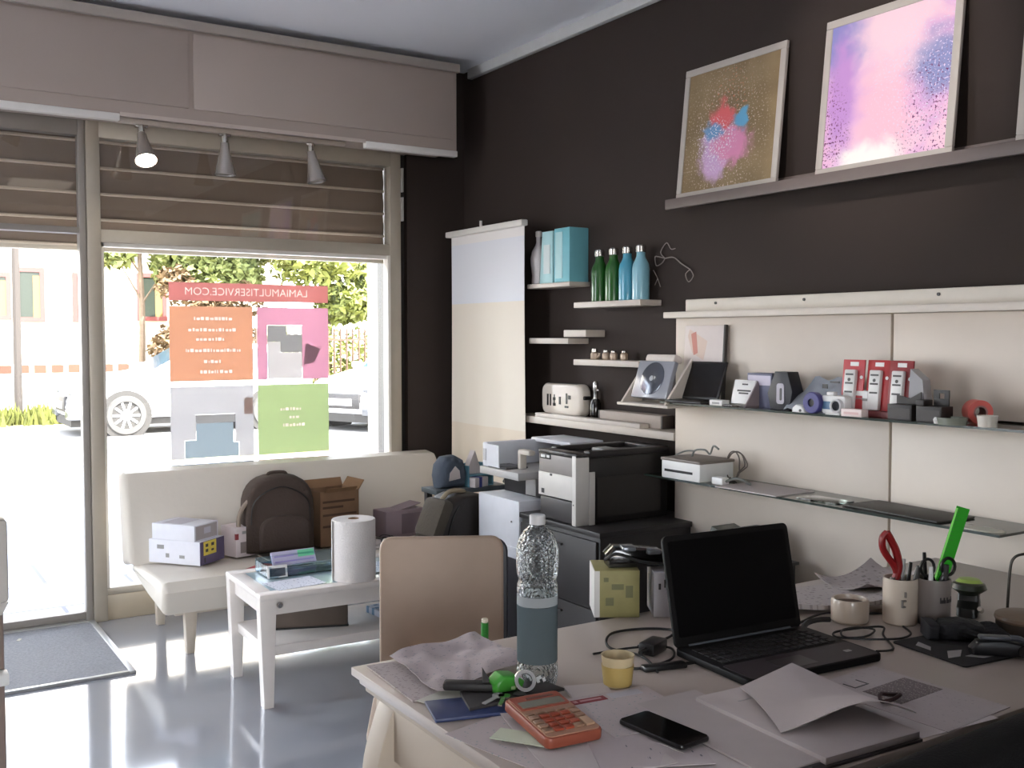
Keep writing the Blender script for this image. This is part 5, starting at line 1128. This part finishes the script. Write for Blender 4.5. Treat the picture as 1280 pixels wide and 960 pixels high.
# ---- tape dispenser like gadget
o = thing('stapler', 'black stapler-like gadget with a lime green knob behind the grey mug', 'stapler', (2.345, 1.53, Z0), .5)
MB().pillow([(-.05, 0), (.065, 0), (.06, .02), (.035, .036), (.018, .055), (-.012, .055), (-.018, .036), (-.045, .022)], .05, .012).build('body', mat('gloss_charcoal', (24, 24, 22), .3), o)
MB().lathe([(0, .048), (.022, .050), (.043, .066), (.038, .078), (.018, .085), (0, .086)], 24).build('head', mat('dark_green_black', (40, 46, 34), .3), o)
MB().lathe([(0, .0862), (.018, .0852), (.034, .079), (.037, .075), (.024, .0885), (0, .0925)], 24, T(.004, 0, 0)).build('lime_cap', mat('lime_plastic', (142, 164, 76), .35), o)
MB().tube([(-.06, -.03, .03), (-.02, -.032, .018), (.0, -.03, .01)], .006, 8, sub=3).build('chrome_lever', chrome, o)
# ---- wire stand, brown box stack
o = thing('wire_stand', 'thin dark wire frame standing at the right end of the desk', 'stand', (2.41, 1.42, Z0), -.55)
MB().tube([(-.045, 0, .003), (-.04, 0, .12), (-.03, 0, .155), (.0, 0, .165), (.06, 0, .168), (.1, 0, .155), (.11, 0, .12), (.115, 0, .003)], .0035, 8, sub=4).build('wire', mat('dark_wire', (48, 42, 34), .4, metal=.4), o)
MB().tube([(-.045, 0, .003), (.035, .06, .003), (.115, 0, .003)], .0035, 8, sub=4).build('foot', mat('dark_wire', (0, 0, 0)), o)
o = thing('wooden_box', 'low round brown wooden box at the right edge of the desk', 'box', (2.29, 1.345, Z0))
MB().lathe([(0, 0), (.062, 0), (.066, .006), (.066, .035), (0, .035)], 36).build('body', mat('dark_walnut', (52, 42, 34), .5, noise_amt=.3, scale=30), o)
MB().lathe([(0, .035), (.068, .035), (.07, .04), (.068, .047), (.02, .052), (0, .052)], 36).build('lid', mat('brown_walnut', (104, 84, 66), .4, noise_amt=.3, scale=30), o)
# ---- mouse pad with gloves and a web camera
o = thing('mouse_pad', 'black mouse pad with pale printed leaves at the right front of the desk', 'mat', (2.07, 1.365, Z0), -.1)
MB().prism(rrect(.22, .20, .01, 4), 0, .004, b=.001).build('pad', mat('pad_black', (22, 19, 20), .8), o)
g = MB()
for x, y, a, s_ in ((-.06, -.03, .4, 1), (-.01, -.065, -.3, 1.1), (-.075, .04, 1.2, .8), (.05, -.075, .1, .9)): g.prism([(-.04 * s_, 0), (-.01 * s_, -.016 * s_), (.04 * s_, -.004), (.01 * s_, .018 * s_)], .004, .0046, M=T(x, y, 0) @ R(a, 'Z'))
g.build('pale_print', mat('pad_print', (150, 144, 142), .7), o)
o = thing('glove', 'crumpled black work glove lying on the mouse pad', 'glove', (2.13, 1.41, Z0 + .0045), -.7)
g = MB().pillow([(-.05, 0), (.05, 0), (.06, .015), (.045, .034), (0, .042), (-.045, .036), (-.058, .016)], .075, .02)
for k in range(4): g.tube([(.045, -.028 + .018 * k, .018), (.075, -.034 + .022 * k, .022), (.10, -.036 + .026 * k, .010)], lambda u: .0105 - .003 * u, 8, sub=4)
g.tube([(.0, -.034, .02), (.02, -.055, .02), (.045, -.062, .010)], lambda u: .011 - .003 * u, 8, sub=4)
g.build('glove_body', mat('black_glove', (18, 17, 21), .75, bump=.6, bscale=60), o)
MB().pillow([(-.025, 0), (.0, .0), (.002, .034), (-.024, .036)], .082, .012, M=T(-.055, 0, 0)).build('cuff', mat('glove_cuff', (30, 28, 32), .8), o)
o = thing('clamp_camera', 'black and grey handheld gadget at the front corner of the mouse pad', 'gadget', (2.085, 1.283, Z0 + .0045), -.75)
MB().pillow([(-.06, .0), (.055, .0), (.065, .012), (.05, .026), (.0, .034), (-.05, .03), (-.064, .014)], .034, .01).build('body', mat('gadget_black', (24, 24, 27), .4), o)
MB().box(-.045, .02, -.012, .012, .033, .042, b=.004).tube([(.02, 0, .038), (.04, 0, .036), (.056, 0, .024)], .007, 8, sub=4).build('grip', mat('gadget_grey', (74, 76, 82), .4), o)
MB().lathe([(0, 0), (.013, 0), (.013, .006), (0, .006)], 20, T(.045, -.016, .014) @ R(PI / 2, 'X')).build('lens', mat('lens_black', (0, 0, 0)), o)
# ---- cables on the desk
def cable(label, pts, r=.0026, m=black_rubber, loc=(0, 0, Z0), closed=False):
    o = MB().tube([(x, y, r + z) for x, y, z in pts], r, 6, sub=8, closed=closed).build('cable', m, None, loc); return tag(o, label, 'cable')
cable('thin black cable looped on the desk between laptop and mugs', [(1.872, 1.44, .004), (1.93, 1.44, 0), (2.0, 1.52, 0), (2.045, 1.555, .003), (2.00, 1.572, .005), (1.92, 1.592, .002), (1.895, 1.565, 0), (1.945, 1.53, .002), (2.0, 1.545, .006), (1.985, 1.585, .004), (1.93, 1.582, .006), (1.9, 1.54, .004), (1.98, 1.475, .005), (2.06, 1.49, 0), (2.1, 1.54, 0)])
cable('black lead running from behind the laptop to the cream mug', [(1.87, 1.68, 0), (1.93, 1.70, 0), (2.02, 1.71, .004), (2.11, 1.66, .002), (2.16, 1.64, 0), (2.2, 1.60, 0)], .003)
cable('thick bunched black cable lying behind the laptop hinge', [(1.855, 1.635, .004), (1.90, 1.66, .006), (1.95, 1.668, .004), (1.98, 1.66, .002)], .007)
cable('black cable curling on the desk left of the laptop', [(1.38, 1.60, 0), (1.42, 1.70, 0), (1.40, 1.79, 0), (1.47, 1.87, 0), (1.56, 1.86, 0), (1.60, 1.80, .004), (1.55, 1.77, 0), (1.46, 1.76, 0)], .003)
cable('second black lead looping in front of the printer carton', [(1.34, 1.77, 0), (1.44, 1.75, .003), (1.50, 1.70, .006), (1.46, 1.65, 0), (1.36, 1.64, 0), (1.33, 1.70, 0)], .0028)
o = thing('power_adapter', 'black power adapter block left of the laptop', 'adapter', (1.465, 1.715, Z0), .4)
MB().box(-.035, .035, -.02, .02, 0, .028, b=.006).build('block', black_plastic, o); MB().tube([(-.035, 0, .014), (-.06, 0, .014)], .006, 8).build('lead_relief', black_rubber, o)
o = thing('cable_dock', 'flat black dock with short leads beside the laptop front', 'adapter', (1.41, 1.615, Z0), -.25)
MB().box(-.05, .05, -.013, .013, 0, .012, b=.004).build('body', black_plastic, o); MB().tube([(.05, 0, .006), (.075, .004, .006)], .004, 6).build('lead', black_rubber, o)
# ---- yellow tumbler, napkin
o = thing('paper_cup', 'small pale yellow cup on the desk left of the laptop', 'cup', (1.262, 1.585, Z0))
MB().lathe([(0, 0), (.024, 0), (.026, .003), (.033, .062), (.034, .064), (.031, .064), (.0235, .005), (0, .005)], 32).build('cup', mat('cream_cup', (196, 178, 142), .5), o)
MB().lathe([(.0263, .006), (.0285, .006), (.0328, .045), (.0315, .045)], 32).build('yellow_band', mat('yellow_band', (176, 150, 88), .5), o)
flat('napkin', 'white folded napkin lying beside the water bottle', 'napkin', 1.19, 1.585, Z0, .085, .07, -.35, paper, th=.005)
# ---- bottle
o = thing('water_bottle', 'tall clear plastic water bottle with a blue grey label on the desk', 'bottle', (1.131, 1.679, Z0))
m_pet = clear('clear_plastic_bottle', (236, 240, 240), rough=.06)
nb = m_pet.node_tree; nzb = nb.nodes.new('ShaderNodeTexVoronoi'); nzb.inputs['Scale'].default_value = 150; tcq = nb.nodes.new('ShaderNodeTexCoord'); nb.links.new(tcq.outputs['Object'], nzb.inputs['Vector'])
bmp = nb.nodes.new('ShaderNodeBump'); bmp.inputs['Strength'].default_value = .9; bmp.inputs['Distance'].default_value = .004; nb.links.new(nzb.outputs['Distance'], bmp.inputs['Height'])
for q in nb.nodes:
    if q.type in ('BSDF_GLOSSY', 'FRESNEL'): nb.links.new(bmp.outputs['Normal'], q.inputs['Normal'])
    if q.type == 'FRESNEL': q.inputs[0].default_value = 1.75
MB().lathe([(0, .004), (.03, 0), (.039, .006), (.041, .02), (.041, .042), (.0395, .05), (.0395, .185), (.041, .195), (.0405, .205), (.037, .214), (.0405, .226), (.0425, .245), (.0425, .275), (.038, .295), (.028, .312), (.0165, .322), (.0135, .326), (.0135, .332)], 48).build('bottle_body', m_pet, o)
MB().lathe([(0, .326), (.016, .326), (.016, .343), (.0145, .345), (0, .345)], 28).build('cap', mat('frosted_cap', (196, 194, 194), .35), o)
MB().lathe([(.0402, .052), (.0408, .052), (.0408, .165), (.0402, .165)], 48).build('label', film('label_blue_grey', (126, 138, 142), .4, .4), o)
MB().lathe([(.0403, .166), (.0409, .166), (.0409, .185), (.0403, .185)], 48).build('pale_label_band', film('label_pale', (196, 200, 202), .3, .4), o)
g = MB()
for q, (a0, z0, z1) in enumerate(((-2.3, .03, .038), (-2.2, .024, .034), (-2.05, .026, .042), (-1.9, .02, .032), (-1.75, .028, .035), (-1.6, .022, .03))): g.box(-.003, .003, .0408, .0416, z0, z1, M=R(a0 - PI / 2, 'Z') @ R(.4, 'Y'))
g.build('faint_mark', mat('faint_white_print', (226, 226, 226), .5), o)
# ---- printer carton, rod
o = thing('ink_carton', 'olive yellow and white carton standing at the back of the desk', 'box', (1.605, 2.0, Z0), -.55)
MB().box(-.072, .04, -.035, .09, 0, .118, b=.002).build('carton', mat('olive_card', (140, 132, 84), .6, noise_amt=.2, scale=30), o)
MB().box(-.0735, -.06, -.0362, .088, .001, .117).build('white_spine', mat('carton_white', (206, 204, 200), .6), o)
g = MB()
for x, z, w_, h_ in ((-.045, .03, .02, .02), (-.03, .07, .03, .014), (.005, .05, .018, .03), (-.05, .09, .012, .01)): g.box(x, x + w_, -.0362, -.0345, z, z + h_)
g.build('print', mat('olive_dark_print', (104, 102, 66), .6), o)
o = thing('white_binder', 'white binder with small black marks beside the olive carton', 'binder', (1.685, 1.945, Z0), -.55)
MB().box(-.022, .022, -.03, .08, 0, .112, b=.002).build('cover', mat('binder_white', (196, 194, 198), .5), o); MB().box(-.01, -.004, -.031, -.0295, .07, .085).box(.004, .008, -.031, -.0295, .075, .095).build('marks', dark_grey, o)
o = thing('label_printer', 'black gadget with shiny parts lying on top of the olive carton', 'gadget', (1.65, 2.0, Z0 + .119), -.45)
MB().prism([(-.075, 0), (.085, 0), (.08, .03), (.03, .045), (-.06, .05), (-.08, .03)], -.04, .03, b=.006, M=R(PI / 2, 'X')).build('body', mat('gloss_black', (0, 0, 0)), o)
MB().box(-.045, -.01, -.046, -.0, .044, .056, b=.004).box(.02, .055, -.044, .0, .034, .046, b=.004).build('shiny_keys', mat('shiny_grey', (120, 124, 130), .2, metal=.4), o)
MB().tube([(-.085, -.02, .02), (-.06, -.05, .04), (0, -.05, .02), (.06, -.05, .012)], .004, 6, sub=5).build('lead', black_rubber, o)
o = thing('antenna_rod', 'thin black upright rod with hanging cable beside the laptop screen', 'rod', (1.72, 1.965, Z0))
MB().cyl(.003, .004, .17, 8).cyl(.0045, .165, .175, 8).build('rod', mat('rod_grey', (70, 72, 78), .3, metal=.4), o); MB().cyl(.016, 0, .006, 16).build('foot', black_plastic, o)
MB().tube([(0, -.002, .12), (.012, -.008, .08), (.006, -.008, .03), (.018, -.01, .01), (-.004, -.012, .02)], .0028, 6, sub=5).build('hanging_cable', black_rubber, o)
# ---- papers at the back right
flat('crumpled_papers', 'crumpled white papers lying on the back of the desk beside the pot', 'papers', 2.18, 1.81, Z0, .42, .20, -.18, printed('faint_print_sheet', (182, 174, 172), (150, 142, 140), .45, 18, 26), th=.012, curl=.02)
flat('paper_sheet', 'rumpled sheet with curling corners against the cream panel', 'paper', 2.38, 1.86, Z0 + .013, .30, .16, .15, printed('faint_print_sheet', (0, 0, 0), (0, 0, 0)), curl=.03)
tag(MB().box(-.045, .045, -.02, .02, 0, .016, b=.004).build('brown_wallet', mat('dark_brown_leather', (66, 50, 40), .6), None, (2.15, 1.665, Z0), -.4), 'small dark brown pouch between the pot and the cream mug', 'pouch')
# ---- marker
o = thing('marker', 'green marker standing upright at the far edge of the desk', 'marker', (1.177, 1.96, Z0), 0)
MB().cyl(.0085, 0, .012, 14, r2=.0085).cyl(.0085, .012, .052, 14).build('barrel', mat('green_marker', (34, 124, 36), .4), o); MB().cyl(.0075, .052, .062, 14, b=.002).build('tip', mat('pale_tip', (206, 196, 176), .5), o)
# ---- newspaper
def crumple(seed, a):
    return lambda x, y: a * (noise.noise(Vector((x * 9 + seed, y * 9, 0))) + .5 * noise.noise(Vector((x * 22 + seed, y * 22, 3))))
cf = crumple(4, .012)
o = MB().sheet(lambda u, v: ((u - .5) * .24 + .06 * (v - .5), (v - .5) * .24, .014 + cf(u * .24, v * .24) + .006 * u), 40, 40, .0012).build('crumpled_paper', printed('newsprint', (176, 164, 164), (138, 140, 142), .42, 25, 70), None, (1.045, 1.85, Z0 + .006), .18)
tag(o, 'crumpled greyish printed paper spread near the left far corner of the desk', 'paper')
flat('printed_sheet', 'printed sheet under the crumpled paper along the left desk edge', 'paper', .955, 1.84, Z0, .15, .24, -.05, printed('news_under', (180, 169, 166), (150, 138, 138), .45, 30, 60), th=.003)
flat('paper_strip', 'pale strip of paper sticking out below the crumpled paper', 'paper', .965, 1.718, Z0 + .003, .16, .06, .35, mat('greenish_paper', (192, 190, 178), .7))
# ---- key bunch
o = MB().box(-.085, .07, -.05, .05, 0, .008, b=.003).build('blue_notebook', mat('navy_notebook', (40, 52, 92), .5), None, (.955, 1.63, Z0), -.28); tag(o, 'navy blue notebook lying at the left edge of the desk', 'notebook')
o = MB().prism([(-.10, -.045), (.11, -.03), (.09, .05), (-.08, .045)], 0, .006, b=.001).build('black_wallet', mat('dark_card', (48, 44, 44), .6), None, (1.035, 1.64, Z0 + .0085), -.1); tag(o, 'thin dark card folder under the key bunch', 'folder')
o = thing('key_bunch', 'bunch of keys with green fob, silver ring and black strap on the dark folder', 'keys', (1.04, 1.655, Z0 + .015), -.4)
MB().pillow([(-.03, .0), (.03, .0), (.035, .016), (.015, .03), (-.015, .034), (-.032, .02)], .045, .012, M=R(.3, 'Z')).build('green_fob', mat('green_plastic', (66, 150, 52), .35), o)
MB().box(-.014, .0, -.024, -.018, .012, .02, b=.002).box(.008, .016, -.024, -.018, .006, .012, b=.001).build('fob_detail', mat('pale_green', (168, 206, 140), .4), o)
MB().lathe([(.014, -.004), (.021, -.004), (.0225, 0), (.021, .004), (.014, .004), (.014, -.004)], 28, T(.036, -.018, .020) @ R(1.1, 'X')).build('ring', chrome, o)
MB().box(-.12, -.02, -.022, .006, 0, .016, b=.005, M=R(-.25, 'Z')).build('black_strap', mat('black_strap', (26, 22, 22), .6), o)
MB().prism([(-.045, .0), (-.02, .0), (-.045, .045)], -.004, .004, M=R(PI / 2, 'X')).build('black_tab', mat('black_strap', (0, 0, 0)), o)
for a, m_ in ((-2.3, grey_plastic), (-1.9, chrome), (-.8, dark_grey)):
    MB().cyl(.012, .0, .003, 16, M=T(.03 * math.cos(a), .03 * math.sin(a) - .02, .002) @ R(a, 'Z')).box(.008, .05, -.004, .004, .0, .0025, M=T(.03 * math.cos(a), .03 * math.sin(a) - .02, .002) @ R(a, 'Z')).build('key', m_, o)
# ---- papers and calculator at the front left
m_pr1 = printed('office_print', (184, 173, 172), (150, 158, 158), .40, 40, 60)
flat('printed_sheet', 'white sheet lowest under the calculator, its corner over the left desk edge', 'paper', .985, 1.43, Z0, .21, .297, .25, m_pr1, curl=.002)
flat('printed_sheet', 'white sheet directly under the calculator, turned to the right', 'paper', 1.04, 1.40, Z0 + .002, .21, .297, -.25, paper, curl=.004)
flat('printed_sheet', 'sheet with handwriting between calculator and phone', 'paper', 1.13, 1.36, Z0 + .004, .19, .27, -.45, printed('hand_note', (184, 173, 173), (120, 118, 124), .36, 26, 26))
o = flat('printed_sheet', 'sheet with a dark red title band right of the calculator', 'paper', 1.19, 1.455, Z0 + .006, .19, .20, -.12, m_pr1)
MB().box(-.085, -.01, .065, .085, .0012, .0022).build('red_title_band', mat('dark_red_band', (128, 38, 46), .6), o)
MB().box(-.08, -.072, .070, .080, .0022, .0026).box(-.066, -.02, .072, .078, .0022, .0026).build('title_print', mat('faint_rose', (186, 140, 142), .6), o)
MB().box(.0, .07, .065, .09, .0012, .0018).build('grey_photo', mat('faint_blue_grey', (176, 174, 182), .6), o)
flat('paper_sheet', 'plain sheet under the phone at the near desk edge', 'paper', 1.15, 1.21, Z0, .28, .20, -.3, paper, curl=.003)
flat('receipt', 'greenish slip of paper under the left side of the calculator', 'paper', .945, 1.45, Z0 + .0085, .05, .10, .62, mat('green_slip', (190, 196, 174), .7))
o = thing('calculator', 'orange desk calculator with grey display on the papers', 'calculator', (1.016, 1.462, Z0 + .0095), -.10)
m_or = mat('orange_plastic', (150, 76, 56), .4); MC = R(.09, 'X')
MB().prism(rrect(.112, .168, .012, 5), .004, .024, b=.004, M=MC).build('body', mat('orange_shell', (138, 70, 50), .45), o)
MB().prism(rrect(.104, .160, .010, 5), .0235, .0255, M=MC).build('face_plate', mat('peach_plate', (168, 126, 104), .45), o)
MB().prism(rrect(.098, .052, .004, 4, 0, .049), .0254, .0272, M=MC).build('display_surround', m_or, o)
MB().prism(rrect(.086, .024, .002, 3, 0, .041), .0270, .0280, M=MC).build('display', mat('lcd_grey', (122, 118, 106), .25), o)
MB().box(-.02, .035, .060, .067, .0270, .0278, M=MC).build('solar_cell', mat('solar_brown', (104, 70, 60), .3), o)
g = MB(); g2 = MB(); g3 = MB()
for r_ in range(5):
    for c_ in range(5):
        x = -.042 + c_ * .0205; y = .006 - r_ * .0165; q = (x - .0085, x + .0085, y - .006, y + .006, .025, .0295)
        if r_ == 0: q = (x - .0085, x + .0085, y - .003, y + .003, .025, .028)
        if 1 <= c_ <= 3 and 1 <= r_ <= 3: g2.box(*q, b=.0015, M=MC)
        elif c_ == 4 and r_ == 4: continue
        elif c_ == 4 and r_ == 3: g3.box(x - .0085, x + .0085, y - .0225, y + .006, .025, .0295, b=.0015, M=MC)
        elif r_ == 4 and 1 <= c_ <= 2: g2.box(*q, b=.0015, M=MC)
        else: g.box(*q, b=.0015, M=MC)
g.build('side_keys', mat('tan_key', (146, 112, 90), .45), o); g2.build('number_keys', mat('orange_key', (146, 62, 38), .45), o); g3.build('enter_key', mat('pale_key', (170, 138, 112), .45), o)
MB().box(-.045, .045, .06, .075, 0, .008, b=.002).build('rear_foot', mat('orange_shell', (0, 0, 0)), o)
# ---- phone
o = thing('smartphone', 'black smartphone lying face up on the papers', 'phone', (1.165, 1.335, Z0 + .0095), math.radians(5))
MB().prism(rrect(.074, .154, .009, 5), 0, .0085, b=.003).build('body', mat('phone_black', (20, 18, 18), .3, metal=.2), o)
MB().prism(rrect(.069, .149, .007, 5), .0084, .0092).build('screen', mat('phone_screen', (10, 9, 9), .08), o)
tag(MB().prism([(-.02, -.018), (.025, -.01), (.0, .025)], 0, .0012, M=R(.5, 'Y')).build('paper_corner', paper, None, (1.115, 1.26, Z0 + .018), .1), 'torn white paper corner sticking up left of the phone', 'paper')
# ---- envelope, folders
o = MB().sheet(lambda u, v: (.075 * (2 * u - 1), -.18 + .36 * v, .003 * u), 6, 6, .004).build('envelope', mat('pale_envelope', (172, 162, 159), .7), None, (1.275, 1.29, Z0 + .007), -.05); tag(o, 'long pale envelope lying right of the phone', 'envelope')
tag(MB().box(-.07, .07, -.18, .17, 0, .006, b=.001).build('grey_folder', mat('dark_grey_folder', (84, 82, 84), .5), None, (1.27, 1.285, Z0), -.03), 'dark grey folder under the long pale envelope', 'folder')
o = thing('paper_pad', 'thick stack of white papers with dark cover edge under the curled sheet', 'papers', (1.42, 1.255, Z0), -.05)
MB().box(-.132, .12, -.17, .168, 0, .005, b=.001).build('dark_cover', mat('dark_cover', (52, 46, 46), .5), o)
MB().box(-.109, .118, -.165, .160, .005, .017, b=.001).build('sheets', mat('stacked_paper', (174, 164, 162), .75), o)
MB().box(-.055, -.01, .10, .103, .017, .0175).build('printed_line', grey_plastic, o)
def curl(u, v):
    a = Vector((1.416, 1.401)); b_ = Vector((1.613, 1.448)); c = Vector((1.558, 1.128)); d = Vector((1.312, 1.20))
    p = (a * (1 - u) + b_ * u) * (1 - v) + (d * (1 - u) + c * u) * v
    e = max(0, (v - .62) / .38)
    return (p.x - 1.48, p.y - 1.29 - .015 * e * e * u, .003 + .010 * math.sin(PI * u) * v + .030 * e * math.sin(PI * u ** 1.3) * u ** .5 + .008 * math.sin(PI * v) * (1 - u) + .012 * e * u)
o = MB().sheet(curl, 24, 24, .0015).build('curled_sheet', mat('curled_paper', (182, 171, 169), .75), None, (1.48, 1.29, Z0 + .019)); tag(o, 'large blank sheet with its near edge curling up on the paper stack', 'paper')
tag(MB().tube([(-.02, 0, .006), (0, .01, .012), (.02, 0, .008), (.035, -.012, .006), (.02, -.02, .012), (0, -.012, .006)], .004, 6, closed=True, sub=4).build('binder_clip', mat('wine_black', (48, 26, 26), .5), None, (1.635, 1.235, Z0 + .003), .3), 'dark red black clip beside the curled sheet', 'clip')
o = flat('printed_document', 'printed document with a dark text block at the near right desk edge', 'paper', 1.70, 1.235, Z0, .21, .297, .06, printed('document_print', (174, 164, 162), (160, 152, 150), .4, 40, 50))
MB().box(-.045, .0, .085, .088, .0013, .002).box(-.045, -.042, .085, .115, .0013, .002).box(-.003, .0, .085, .115, .0013, .002).build('drawn_frame', dark_grey, o)
MB().box(-.05, .09, -.02, .065, .0013, .0019).build('text_block', printed('dense_print', (118, 108, 107), (164, 154, 151), .46, 50, 110), o)
flat('paper_sheet', 'second sheet peeping out under the printed document', 'paper', 1.655, 1.22, Z0 - .0, .20, .28, -.08, paper, th=.0006)
